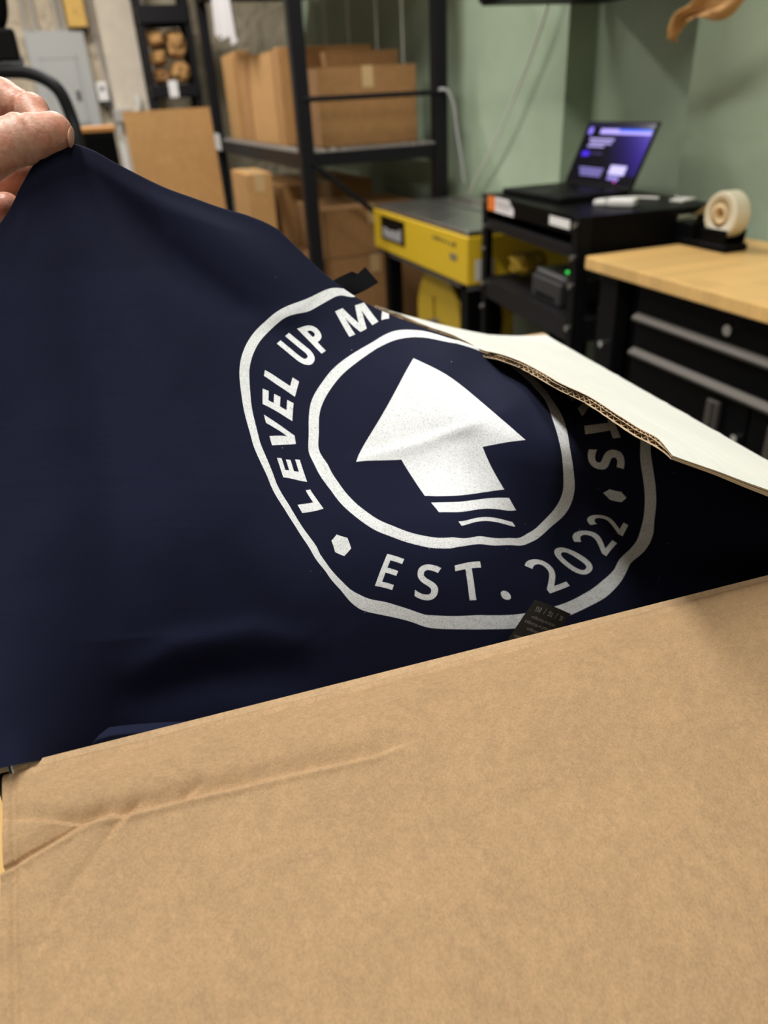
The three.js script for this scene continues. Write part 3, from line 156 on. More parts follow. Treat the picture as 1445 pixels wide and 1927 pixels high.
// ---------------------------------------------------------------- the room
const ROOM = { x0: -2.6, x1: 1.62, z0: -6.55, z1: 1.9 };
struct('floor', bx(-2.75, 1.95, -0.12, 0, -6.75, 2.1), M.concrete);
struct('ceiling', bx(-2.75, 1.95, 2.8, 2.92, -6.75, 2.1), M.ceiling);
struct('wall_back', bx(-2.75, 1.95, 0, 2.8, -6.75, -6.55), M.plaster);
struct('wall_left', bx(-2.75, -2.6, 0, 2.8, -6.55, 1.9), M.paint);
struct('wall_front', bx(-2.75, 1.95, 0, 2.8, 1.9, 2.1), M.paint);
struct('wall_right', [bx(1.62, 1.95, 0, 2.8, -6.55, -2.57), bx(1.735, 1.95, 0, 2.8, -2.57, -1.93), bx(1.62, 1.95, 0, 2.8, -1.93, 1.9)], M.green);
struct('trim_1', bx(0.25, 0.58, 0, 2.8, -6.55, -6.36, 0.015), M.column).userData.label = 'smooth pale plaster column on the rough back wall';

// ceiling light fixtures: a housing, a glowing diffuser and a light of the same size
const glow = std([0.8, 0.8, 0.78], 0.5, { emissive: new THREE.Color(1.0, 0.93, 0.83), emissiveIntensity: 2.5 });
const where = ['above the open box', 'above the equipment cart', 'in front of the electrical panel', 'added as unseen fill behind the viewer'];
FIXTURES.forEach(([x, z, w, d, power], i) => {
  const t = thing('ceiling_light', `white rectangular ceiling light ${where[i]}`, 'light', [x, CEILING, z], 0, 'ceiling lights');
  part('housing', [bx(-w / 2 - 0.02, w / 2 + 0.02, 0.012, 0.08, -d / 2 - 0.02, d / 2 + 0.02, 0.008)], M.white, t);
  part('diffuser', [bx(-w / 2, w / 2, 0.0, 0.012, -d / 2, d / 2)], glow, t);
  const L = new THREE.RectAreaLight(new THREE.Color(1.0, 0.97, 0.92), power, w, d); L.position.set(x, CEILING - 0.004, z); L.rotation.x = -Math.PI / 2; L.castShadow = true; scene.add(L);
});
// ---------------------------------------------------------------- the open shipping box
const box = thing('shipping_box', 'open cardboard shipping box, white outside and brown inside, holding the navy clothing', 'box', [0, 0, 0]);
{
  const T = 0.006, h = 0.92, y0 = 0.50;
  const A = [-0.082, -0.251], B = [0.386, -0.2285], C = [0.424, -0.680], D = [-0.175, -0.700];   // corners: front left, front right, back right, back left
  const wall = (p, q, name, outMat, cx, cz, top = h) => {   // white outer liner and brown inner liner on a core
    const dx = q[0] - p[0], dz = q[1] - p[1], L = Math.hypot(dx, dz); let nx = dz / L, nz = -dx / L; if (nx * (cx - p[0]) + nz * (cz - p[1]) < 0) { nx = -nx; nz = -nz; }
    const sheet = (o0, o1) => { const g = new THREE.BoxGeometry(L, top - y0, o1 - o0); g.rotateY(-Math.atan2(dz, dx)); const o = (o0 + o1) / 2; g.translate((p[0] + q[0]) / 2 + nx * o, (top + y0) / 2, (p[1] + q[1]) / 2 + nz * o); return g; };
    const m = part(name, [sheet(0.0006, T)], M.kraftFront, box); part('outer_liner', [sheet(0, 0.0006)], outMat, m);
  };
  const cx = 0.17, cz = -0.46;
  wall(A, B, 'front_wall', M.liner, cx, cz, h - 0.003); wall(B, C, 'side_wall', M.liner, cx, cz, h - 0.004); wall(C, D, 'back_wall', M.liner, cx, cz); wall(D, A, 'side_wall', M.liner, cx, cz);
  part('bottom_panel', [bx(-0.06, 0.38, y0, y0 + T, -0.67, -0.25)], M.kraftFront, box);

  // front flap, folded outwards towards the viewer, with crushed creases
  const a = V(A[0], h, A[1]), hd = V(B[0] - A[0], 0, B[1] - A[1]), HL = hd.length(); hd.normalize();
  const fd = V(-0.044, -0.423, 0.905).normalize(), nn = new THREE.Vector3().crossVectors(fd, hd).normalize(); if (nn.y < 0) nn.negate();
  const main = [[-0.006, 0.038], [0.0093, 0.0334], [0.0231, 0.0293], [0.0316, 0.0275], [0.0442, 0.029], [0.0661, 0.0294], [0.081, 0.0301], [0.1118, 0.0315], [0.1438, 0.0334], [0.1662, 0.0314]];
  const second = [[-0.004, 0.0182], [0.0115, 0.0227], [0.0251, 0.0278], [0.0316, 0.0275]], third = [[0.0442, 0.029], [0.0377, 0.034], [0.0301, 0.0423], [0.018, 0.054], [0.0102, 0.0665]], up = [[0.0651, 0.0291], [0.0732, 0.0248], [0.0787, 0.0173]];
  const leftFold = [[0.0004, 0], [0.0002, 0.09], [-0.002, 0.22]];
  const flapLen = 0.222;
  const relief = (u, v) => {
    let z = 0;
    { const [d, s, k] = polyDist(u, v, main), f = (1 - smooth(0.80, 1, k)) * (0.65 + 0.5 * vnoise(k * 12, 3.3)); z -= f * 0.0028 * (s < 0 ? gauss(d / 0.0058) : gauss(d / 0.0007)); if (s > 0) z += f * 0.0009 * gauss((d - 0.0016) / 0.0018); if (k < 0.33) z -= 0.0022 * gauss((d - 0.0004) / 0.0008) * (1 - k / 0.33); }
    { const [d, s, k] = polyDist(u, v, second); z -= 0.0021 * (0.3 + 0.7 * k) * (s < 0 ? gauss(d / 0.0040) : gauss(d / 0.0006)); }
    { const [d, s, k] = polyDist(u, v, third); z -= 0.0022 * (1 - k * 0.75) * (s > 0 ? gauss(d / 0.0034) : gauss(d / 0.0006)); z += 0.0005 * (1 - k) * gauss(d / 0.0012); }
    { const [d, s, k] = polyDist(u, v, up); z -= 0.0010 * (1 - k) * (s < 0 ? gauss(d / 0.003) : gauss(d / 0.0008)); }
    z += (fbm(u * 22 + 5, v * 22, 3) - 0.5) * 0.0016 * smooth(0, 0.02, v) + (vnoise(u * 130, v * 14) - 0.5) * 0.00016;
    z -= 0.0012 * gauss(polyDist(u, v, leftFold)[0] / 0.0012);
    return z;
  };
  const edgeWob = u => (vnoise(u * 190, 1.7) - 0.5) * 0.0011 + (vnoise(u * 40, 9.2) - 0.5) * 0.0016;
  const P = (u, v, off) => { const q = a.clone().addScaledVector(hd, u).addScaledVector(fd, v).addScaledVector(nn, off); return [q.x, q.y, q.z]; };
  const U0 = -0.0036, U1 = HL + 0.002;
  // upper face with rounded fold at the hinge: arc from the wall top over to the flap
  const NR = 8;
  const top = grid(480, 400, (u, v) => {
    const U = lerp(U0, U1, u), k = v * 400;
    if (k < NR) { const t = 1 - k / NR, r = 0.0045 + edgeWob(U) * (1 - t) * 0.7, an = t * 1.35; const q = P(U, 0.004 - Math.sin(an) * r, relief(U, 0.004) * (1 - t) - (1 - Math.cos(an)) * r + edgeWob(U) * Math.sin(an * 1.2)); return q; }
    const vv = 0.004 + (flapLen - 0.004) * ((k - NR) / (400 - NR)) ** 1.55; const ux = U + (u < 0.001 ? -0.0012 * smooth(0.02, 0.06, vv) : 0); return P(ux, vv, relief(U, vv));
  }, (u, v) => [lerp(U0, U1, u), v * flapLen]);
  const flap = part('front_flap', [top], M.kraftFront, box, true);
  flap.material = kraft([0.475, 0.305, 0.158], { bumpMap: scaled(dataTex(512, (u, v, x, y) => 0.5 + (fbm(u * 90, v * 90, 3, 90) - 0.5) * 0.5 + 0.17 * Math.sin(u * Math.PI * 2 * 16 + (fbm(u * 4, v * 4, 2, 4) - 0.5) * 2)), 0.11), bumpScale: 0.0002 });
  const under = grid(60, 12, (u, v) => P(lerp(U0, U1, u), 0.004 + (flapLen - 0.004) * v, -T)); part('outer_liner', [under], M.liner, flap);
  part('cut_edge', [grid(60, 2, (u, v) => P(lerp(U0, U1, u), flapLen, lerp(relief(lerp(U0, U1, u), flapLen), -T, v))), ...[U0, U1].map(uu => grid(80, 2, (u, v) => { const vv = 0.004 + (flapLen - 0.004) * u; return P(uu, vv, lerp(relief(uu, vv), -T, v)); }))], M.flute, flap);

  // left flap, hanging down outside
  const lf = (name, p, q, ox, oz, len, tilt) => {
    const f = (u, v, o) => [lerp(p[0], q[0], u) + ox * (Math.sin(tilt) * v * len + o), h - Math.cos(tilt) * v * len, lerp(p[1], q[1], u) + oz * (Math.sin(tilt) * v * len + o)];
    const m = part(name, [grid(24, 12, (u, v) => f(u, v, 0.001 + T)), grid(24, 2, (u, v) => f(u, 1, 0.001 + T * v)), grid(12, 2, (u, v) => f(1, u, 0.001 + T * v)), grid(24, 2, (u, v) => f(u, 0, 0.001 + T * v))], M.kraftFront, box); part('outer_liner', [grid(24, 12, (u, v) => f(u, v, 0.001))], M.liner, m);
  };
  lf('side_flap', A, D, -1, -0.03, 0.2, 0.06); lf('back_flap', C, D, 0.03, -1, 0.2, 0.12);

  // right flap, leaning in over the box: white liner, two layers of fluting and a middle liner
  const h0 = V(C[0] - 0.002, h, C[1] + 0.004), h1 = V(B[0], h, B[1]);
  // the cut edge, slightly bowed
  const cutEdge = new THREE.CatmullRomCurve3([[0.230, 0.9773, -0.6793], [0.2254, 0.9883, -0.5768], [0.2200, 1.0004, -0.4488], [0.2187, 1.0054, -0.4040], [0.2172, 1.0092, -0.3620], [0.2157, 1.0113, -0.3311], [0.2142, 1.0125, -0.3038], [0.2123, 1.0129, -0.2779], [0.2105, 1.0130, -0.2551], [0.2098, 1.0138, -0.2412], [0.2075, 1.0117, -0.2263]].map(p => V(...p)), false, 'centripetal');
  const base = (u, v) => {   // u along the hinge from the back to the front, v from the hinge to the cut edge
    const p = h0.clone().lerp(h1, u), q = cutEdge.getPointAt(clamp(u, 0, 1));
    const r = p.lerp(q, v); r.y += -0.012 * Math.sin(Math.PI * clamp(v, 0, 1)) * gauss((u) / 0.10) + 0.0025 * Math.sin(v * 5 + u * 7) * v * (1 - v);
    r.y += (fbm(u * 9 + 2, v * 4, 2) - 0.5) * 0.003 * v; return r;
  };
  const nrm = (u, v) => { const e = 0.004, du = base(Math.min(1, u + e), v).sub(base(Math.max(0, u - e), v)), dv = base(u, Math.min(1, v + e)).sub(base(u, Math.max(0, v - e))); const n = du.cross(dv).normalize(); return n.y < 0 ? n.negate() : n; };
  const lay = (u, v, o, ragged = 0) => {   // ragged cut edge: the liners end unevenly
    const vv = v * (1 + ragged * ((vnoise(u * 90, 4.4 + ragged * 30) - 0.5) * 0.022 + (vnoise(u * 26, 8.1 + ragged * 30) - 0.5) * 0.02) * smooth(0.7, 1, v));
    const n = nrm(u, v); const crushed = smooth(0.955, 1.0, u) * smooth(0.4, 1, v); return base(u, vv).addScaledVector(n, o * (1 - 0.55 * crushed)).toArray();
  };
  const g1 = 0.0013, g2 = 0.0022, th = 0.00016;   // heights of the two flute layers below the white liner, half a paper thickness
  const up1 = u => -g1 / 2 + 0.44 * g1 * Math.sin(u * 2 * Math.PI * 124 + 0.5 * Math.sin(u * 41)), up2 = u => -g1 - g2 / 2 + 0.45 * g2 * Math.sin(u * 2 * Math.PI * 80 + 0.6 * Math.sin(u * 60));
  const sf = part('side_flap', [grid(200, 30, (u, v) => lay(u, v, 0, 0.35), (u, v) => [u * 0.46, v * 0.2])], M.liner, box, true);
  part('fluting', [
    grid(1500, 5, (u, v) => lay(u, 0.6 + 0.396 * v, up1(u), 0.3)), grid(1100, 5, (u, v) => lay(u, 0.6 + 0.396 * v, up2(u), 0.3)),
    grid(1500, 1, (u, v) => lay(u, 0.9965, up1(u) + th * (2 * v - 1), 0.3)), grid(1100, 1, (u, v) => lay(u, 0.9965, up2(u) + th * (2 * v - 1), 0.3)),
  ], M.fluteEdge, sf);
  part('inner_liner', [grid(240, 14, (u, v) => lay(u, v, -g1, 0.4)), grid(240, 1, (u, v) => lay(u, 1, -g1 + th * (2 * v - 1), 0.4)), grid(240, 24, (u, v) => lay(u, v, -g1 - g2, 0.7)), grid(240, 24, (u, v) => lay(u, v, -g1 - g2 - 0.0005, 0.7)), grid(240, 1, (u, v) => lay(u, 1, -g1 - g2 - 0.0005 * v, 0.7)), grid(240, 1, (u, v) => lay(u, 1, -0.0003 * v, 0.35))], M.fluteEdge, sf);
  part('cut_edge', [0, 1].flatMap(u => [grid(60, 3, (k, v) => lay(u, k, -0.0002 - 0.0008 * v)), grid(60, 3, (k, v) => lay(u, k, -g1 - 0.0002 - 0.0013 * v)), grid(60, 2, (k, v) => lay(u, k, -g1 - g2 + 0.0006 - 0.0010 * v))]), M.fluteEdge, sf);
  // rounded fold along the hinge
  part('fold', [grid(120, 8, (u, v) => { const p = base(u, 0), t = v * 2.2 - 0.4, r = 0.0042; return [p.x - 0.002 + r * Math.sin(t), p.y - r + r * Math.cos(t) + 0.0005 + (vnoise(u * 60, 2) - 0.5) * 0.0008, p.z]; })], M.liner, sf);
}
// low table that carries the box
{
  const t = thing('packing_table', 'plain low work table under the open shipping box', 'table', [0.16, 0, -0.5]);
  part('table_top', [bx(-0.5, 0.5, 0.465, 0.4995, -0.42, 0.36, 0.004)], M.wood, t);
  for (const sx of [-1, 1]) for (const sz of [-0.36, 0.30]) part('leg', [bx(sx * 0.45 - 0.025, sx * 0.45 + 0.025, 0, 0.465, sz - 0.025, sz + 0.025, 0.004)], M.black, t);
}

// ---------------------------------------------------------------- the navy sweatshirt
// thin plate spline through scattered points
function spline(pts, vals, lam) {
  const n = pts.length, N = n + 3, U = (a, b) => { const d = (a[0] - b[0]) ** 2 + (a[1] - b[1]) ** 2; return d > 0 ? 0.5 * d * Math.log(d + 1e-12) : 0; }, k = vals[0].length;
  const A = Array.from({ length: N }, () => new Float64Array(N + k));
  for (let i = 0; i < n; i++) { for (let j = 0; j < n; j++) A[i][j] = U(pts[i], pts[j]) + (i === j ? lam[i] : 0); [1, pts[i][0], pts[i][1]].forEach((v, c) => { A[i][n + c] = v; A[n + c][i] = v; }); for (let c = 0; c < k; c++) A[i][N + c] = vals[i][c]; }
  for (let c = 0; c < N; c++) {
    let p = c; for (let r = c + 1; r < N; r++) if (Math.abs(A[r][c]) > Math.abs(A[p][c])) p = r; [A[c], A[p]] = [A[p], A[c]];
    for (let r = 0; r < N; r++) if (r !== c) { const f = A[r][c] / A[c][c]; if (f) for (let q = c; q < N + k; q++) A[r][q] -= f * A[c][q]; }
  }
  const w = A.map((r, i) => Array.from({ length: k }, (_, c) => r[N + c] / r[i]));
  return q => { const out = new Array(k).fill(0); for (let i = 0; i < n; i++) { const u = U(q, pts[i]); for (let c = 0; c < k; c++) out[c] += u * w[i][c]; } for (let c = 0; c < k; c++) out[c] += w[n][c] + w[n + 1][c] * q[0] + w[n + 2][c] * q[1]; return out; };
}
function cageAt(cage, a, b) {   // Catmull-Rom through the rows and columns of the control cage
  const nb = cage.length, na = cage[0].length, fa = clamp(a, 0, 1) * (na - 1), fb = clamp(b, 0, 1) * (nb - 1), i = Math.min(na - 2, Math.floor(fa)), j = Math.min(nb - 2, Math.floor(fb)), x = fa - i, y = fb - j;
  const W = t => [(-t + 2 * t * t - t ** 3) / 2, (2 - 5 * t * t + 3 * t ** 3) / 2, (t + 4 * t * t - 3 * t ** 3) / 2, (t ** 3 - t * t) / 2], wx = W(x), wy = W(y), out = cage[0][0].map(() => 0);
  const get = (jj, ii) => { // mirrored ends
    const ci = clamp(ii, 0, na - 1), cj = clamp(jj, 0, nb - 1), g = cage[cj][ci]; if (ci === ii && cj === jj) return g;
    const m = cage[clamp(2 * cj - jj, 0, nb - 1)][clamp(2 * ci - ii, 0, na - 1)]; return g.map((v, c) => 2 * v - m[c]); };
  for (let q = 0; q < 4; q++) for (let p = 0; p < 4; p++) { const g = get(j - 1 + q, i - 1 + p), w = wx[p] * wy[q]; for (let c = 0; c < out.length; c++) out[c] += w * g[c]; }
  return out;
}
// the chest print, drawn flat: ring lettering, bullets and the arrow
function printTexture() {
  const n = 2048, cv = document.createElement('canvas'); cv.width = cv.height = n; const c = cv.getContext('2d'), S = n / 2 / 1.08, O = n / 2;
  const NAVY = '#11142a', WHITE = '#e4e7ea';
  c.fillStyle = NAVY; c.fillRect(0, 0, n, n);
  c.fillStyle = WHITE; c.strokeStyle = WHITE;
  const ring = (r0, r1) => { c.lineWidth = (r1 - r0) * S; c.beginPath(); c.arc(O, O, (r0 + r1) / 2 * S, 0, 2 * Math.PI); c.stroke(); };
  ring(0.945, 1); ring(0.592, 0.64);
  const shape = pts => { c.beginPath(); pts.forEach(([x, y], i) => i ? c.lineTo(O + x * S, O - y * S) : c.moveTo(O + x * S, O - y * S)); c.closePath(); c.fill(); };
  shape([[0, 0.47], [0.43, -0.03], [0.205, -0.03], [0.205, -0.28], [-0.205, -0.28], [-0.205, -0.03], [-0.43, -0.03]]);
  shape([[-0.20, -0.315], [0.20, -0.315], [0.20, -0.375], [-0.20, -0.375]]); shape([[-0.13, -0.432], [0.13, -0.432], [0.13, -0.462], [-0.13, -0.462]]);
  for (const an of [207, -27]) { const x = 0.797 * Math.cos(an * Math.PI / 180), y = 0.797 * Math.sin(an * Math.PI / 180); shape([0, 1, 2, 3, 4, 5].map(k => [x + 0.052 * Math.cos((k * 60 + 30) * Math.PI / 180), y + 0.052 * Math.sin((k * 60 + 30) * Math.PI / 180)])); }
  const FH = 200; c.textAlign = 'center'; c.textBaseline = 'alphabetic';
  const glyph = (ch, ang, rBase, cap, wide, down, weight) => {
    c.save(); const a = ang * Math.PI / 180; c.translate(O + Math.cos(a) * rBase * S, O - Math.sin(a) * rBase * S); c.rotate(down ? -a - Math.PI / 2 : -a + Math.PI / 2);
    const k = cap * S / (FH * 0.729); c.scale(k * wide, k); c.font = `${weight} ${FH}px sans-serif`; c.fillText(ch, 0, 0);
    if (weight === 'bold') { c.lineWidth = 5; c.strokeText(ch, 0, 0); } else { c.lineWidth = 8; c.strokeText(ch, 0, 0); }
    c.restore();
  };
  for (const [ch, an] of TOP_TEXT) glyph(ch, an, 0.72, 0.155, ch === 'M' ? 0.88 : 0.99, false, 'bold');
  for (const [ch, an] of [['E', 228], ['S', 241.5], ['T', 254.5], ['.', 264], ['2', 278], ['0', 290], ['2', 302], ['2', 313]]) glyph(ch, an, 0.876, 0.158, 1.0, true, 'normal');
  // worn, speckled ink and lint
  const im = c.getImageData(0, 0, n, n), d = im.data, r = mulberry(5);
  for (let y = 0; y < n; y++) for (let x = 0; x < n; x++) {
    const k = (y * n + x) * 4, ink = clamp((d[k] - 40) / 150, 0, 1);
    const sp = vnoise(x / 2.6, y / 2.6) * 0.65 + hash2(x >> 1, y >> 1) * 0.35, cl = vnoise(x / 9, y / 9) * 0.5 + vnoise(x / 34, y / 34) * 0.5; const m = 1 - ink * (0.05 * (1 - cl) + 0.25 * smooth(0.50, 0.85, sp) * (0.45 + cl * 0.8));
    const f = (1 - ink) * (0.92 + 0.16 * sp) + ink * m; d[k] *= f; d[k + 1] *= f; d[k + 2] = d[k + 2] * (ink ? lerp(f, f * 1.0, ink) : f);
  }
  c.putImageData(im, 0, 0);
  c.fillStyle = 'rgba(190,195,205,0.8)'; for (let i = 0; i < 26; i++) { c.beginPath(); c.ellipse(r() * n, r() * n, 1.5 + r() * 1.5, 1 + r(), r() * 3, 0, 7); c.fill(); }
  const t = new THREE.CanvasTexture(cv); t.colorSpace = THREE.SRGBColorSpace; t.wrapS = t.wrapT = THREE.ClampToEdgeWrapping; return t;
}
const shirt = thing('sweatshirt', 'navy sweatshirt with white round arrow print, pulled up out of the box', 'sweatshirt');
{
  const toPrint = spline(PRINT_POINTS.map(p => [p[0], p[1]]), PRINT_POINTS.map(p => [p[2], p[3]]), PRINT_POINTS.map(p => p[4]));
  // soft folds: polyline in cloth parameters, height, width, one-sidedness
  const folds = [
    [[[0.13, 0.29], [0.30, 0.47], [0.47, 0.60], [0.60, 0.66]], -0.0105, 0.045, 0.3],
    [[[0.14, 0.28], [0.36, 0.40], [0.50, 0.50], [0.58, 0.58]], 0.0055, 0.038, 0],
    [[[0.10, 0.32], [0.16, 0.60], [0.22, 0.95], [0.24, 1.2]], -0.008, 0.075, 0],
    [[[0.12, 0.30], [0.29, 0.66], [0.44, 0.98], [0.60, 1.20]], 0.005, 0.06, 0],
    [[[0.64, 0.872], [0.76, 0.842], [0.85, 0.812], [0.92, 0.783], [0.99, 0.755]], 0.0022, 0.016, 0.7],
    [[[0.70, 0.76], [0.80, 0.74], [0.93, 0.69]], -0.0018, 0.04, 0],
    [[[0.23, 1.29], [0.33, 1.22], [0.48, 1.19], [0.62, 1.22]], 0.004, 0.035, 0.3],
    [[[0.20, 1.33], [0.40, 1.27], [0.60, 1.27]], -0.006, 0.04, 0],
    [[[1.16, 1.02], [1.22, 1.00], [1.30, 0.97]], 0.0018, 0.012, 0.5],
    [[[0.42, 0.62], [0.52, 0.60], [0.62, 0.57]], 0.0022, 0.022, 0],
    [[[0.58, 0.86], [0.61, 0.93], [0.66, 1.02]], 0.0016, 0.03, 0],
    [[[1.25, 1.00], [1.36, 1.05], [1.46, 1.06]], 0.004, 0.03, 0],
  ];
  const NU = 400, NV = 230, NRoll = 9, NBack = 8;
  const param = (a, b) => cageAt(CAGE_ST, a, b), base = (a, b) => V(...cageAt(CAGE, a, b));
  const normal = (a, b) => { const e = 0.006, n = base(a + e, b).sub(base(a - e, b)).cross(base(a, b + e).sub(base(a, b - e))).normalize(); return n.z < 0 ? n.negate() : n; };
  const bump = (s, t, b) => { let z = 0; for (const [pl, h, w, one] of folds) { const [d, sd, k] = polyDist(s, t, pl), f = Math.sin(Math.PI * k) ** 0.7; z += h * f * Math.exp(-((d / (sd < 0 ? w * (1 - one * 0.6) : w)) ** 2)); } return z * smooth(0, 0.04, b) + (fbm(s * 5 + 3, t * 5, 3) - 0.5) * 0.0030 * smooth(0, 0.1, b); };
  const lift = (p, h) => p.addScaledVector(V(-p.x, 1.15 - p.y, -p.z).normalize(), h);   // folds stand up towards the open side
  const pos = [], uv = [], uv1 = [], idx = [];
  const at = (a, b) => { const [s, t] = param(a, b); return [lift(base(a, b), bump(s, t, b)), s, t]; };
  const push = (p, s, t) => { pos.push(p.x, p.y, p.z); const [X, Y] = toPrint([s, t]); uv.push(0.5 + X / 2.16, 0.5 + Y / 2.16); uv1.push(s * 0.42, -t * 0.42); };
  for (let j = 0; j < NRoll + NBack + NV + 1; j++) for (let i = 0; i <= NU; i++) {
    const a = i / NU;
    if (j >= NRoll + NBack) { const b = (j - NRoll - NBack) / NV; const [p, s, t] = at(a, b); push(p, s, t); continue; }
    const [p, s, t] = at(a, 0), [p1, s1, t1] = at(a, 0.03), tan = p.clone().sub(p1).normalize(), n = normal(a, 0), fade = 1 - smooth(0.50, 0.62, a), r = 0.0026 * fade + 0.0003;
    const c = p.clone().addScaledVector(n, -r), k = NRoll + NBack - j;   // k = 1 next to the front edge
    let q; if (k <= NRoll) { const th = Math.PI * k / NRoll; q = c.addScaledVector(n, r * Math.cos(th)).addScaledVector(tan, r * Math.sin(th)); } else { const m = (k - NRoll) / NBack; q = at(a, m * (0.02 + 0.14 * fade))[0].addScaledVector(n, -2 * r - 0.010 * m * fade - 0.0004); }
    push(q, s + (s - s1) * k * 0.02, t + (t - t1) * k * 0.02);
  }
  const R = NRoll + NBack + NV + 1;
  for (let j = 0; j + 1 < R; j++) for (let i = 0; i < NU; i++) { const A = j * (NU + 1) + i, B = A + 1, C = A + NU + 1, D = C + 1; idx.push(A, C, D, A, D, B); }
  const g = new THREE.BufferGeometry(); g.setAttribute('position', new THREE.Float32BufferAttribute(pos, 3)); g.setAttribute('uv', new THREE.Float32BufferAttribute(uv, 2)); g.setAttribute('uv1', new THREE.Float32BufferAttribute(uv1, 2)); g.setIndex(idx); g.computeVertexNormals();
  const wv = scaled(weave, 0.05); wv.channel = 1;
  M.fabric = new THREE.MeshPhysicalMaterial({ map: printTexture(), roughness: 0.92, bumpMap: wv, bumpScale: 0.00009, specularIntensity: 0.35, side: THREE.DoubleSide, sheen: 0.25, sheenRoughness: 0.6 }); M.fabric.sheenColor.setRGB(0.10, 0.13, 0.25);
  part('body', [g], M.fabric, shirt, true);
  M.navy = new THREE.MeshPhysicalMaterial({ roughness: 0.92, bumpMap: scaled(weave, 0.03), bumpScale: 0.0002, specularIntensity: 0.35, side: THREE.DoubleSide, sheen: 0.25, sheenRoughness: 0.6 }); M.navy.color.set('#151930'); M.navy.sheenColor.setRGB(0.06, 0.08, 0.16);
}
// black neck tape showing behind the sweatshirt
{
  const q = [[0.136, 1.040, -0.5035], [0.150, 1.0455, -0.5025], [0.1545, 1.0472, -0.5015], [0.1555, 1.0465, -0.500], [0.163, 1.0500, -0.4975], [0.1695, 1.0402, -0.4895], [0.158, 1.036, -0.4925], [0.146, 1.031, -0.4945], [0.130, 1.030, -0.4985]];
  const strip = (a, b, c, d, lift) => grid(14, 8, (u, v) => { const A = V(...a).lerp(V(...b), u), B = V(...d).lerp(V(...c), u); const p = A.lerp(B, v); p.z += lift * Math.sin(Math.PI * u); return p.toArray(); });
  const tape = part('neck_tape', [strip(q[8], q[4], q[5], q[7], 0.003), strip(q[0], q[2], q[5], q[8], -0.002)], dark([0.004, 0.004, 0.0055], 0.9, 0.2), shirt); tape.userData.label = 'black folded neck tape';
}
// folded garment lying lower in the box, with its size label
{
  const t = thing('folded_sweatshirt', 'navy folded garment inside the box with a black size label reading XL', 'garment');
  part('body', [grid(60, 30, (u, v) => { const x = lerp(-0.056, 0.30, u), top = lerp(0.9145, 0.898, smooth(0, 0.24, u)) - 0.028 * smooth(0.30, 0.6, u), edge = smooth(0, 0.03, u); const an = v * Math.PI; return [x + 0.003 * (1 - edge), top - 0.006 * (1 - edge) + Math.sin(an) * 0.004 - 0.11 * Math.max(0, Math.abs(v - 0.5) * 2 - 0.35), -0.2615 + u * 0.018 - 0.0062 * Math.cos(an) * edge + (vnoise(u * 9, v * 3) - 0.5) * 0.0012]; })], M.navy, t);
  const cv = document.createElement('canvas'); cv.width = 512; cv.height = 640; const c = cv.getContext('2d');
  c.fillStyle = '#15130f'; c.fillRect(0, 0, 512, 640); c.fillStyle = '#8b8781'; c.textAlign = 'center';
  c.font = '58px sans-serif'; c.fillText('XL  |  TG  |  EG', 250, 590);
  c.fillStyle = '#7c766c'; c.font = '36px sans-serif'; c.fillText('Hecho en Nicaragua', 265, 500); c.fillText('Fabriqué au Nicaragua', 285, 446); c.fillText('Made in Nicaragua', 245, 392);
  c.font = '34px sans-serif'; c.fillText('50% cotton / coton / algodón', 256, 300); c.fillText('50% polyester / poliéster', 262, 250);
  const tex = new THREE.CanvasTexture(cv); tex.colorSpace = THREE.SRGBColorSpace;
  const TL = V(0.1720, 0.9160, -0.2715), TR = V(0.1955, 0.8990, -0.2715), dn = V(-0.018, -0.0145, 0.0065);
  const g = grid(16, 16, (u, v) => { const p = TL.clone().lerp(TR, u).addScaledVector(dn, v * 1.7); p.z += 0.0012 * Math.sin(Math.PI * u); p.y += 0.0008 * Math.sin(Math.PI * u) * (1 - v); return p.toArray(); }, (u, v) => [1 - u, v]);
  const lb = part('size_label', [g], std([1, 1, 1], 0.7, { map: tex }), t, true); lb.userData.label = 'black woven size label printed XL TG EG';
}

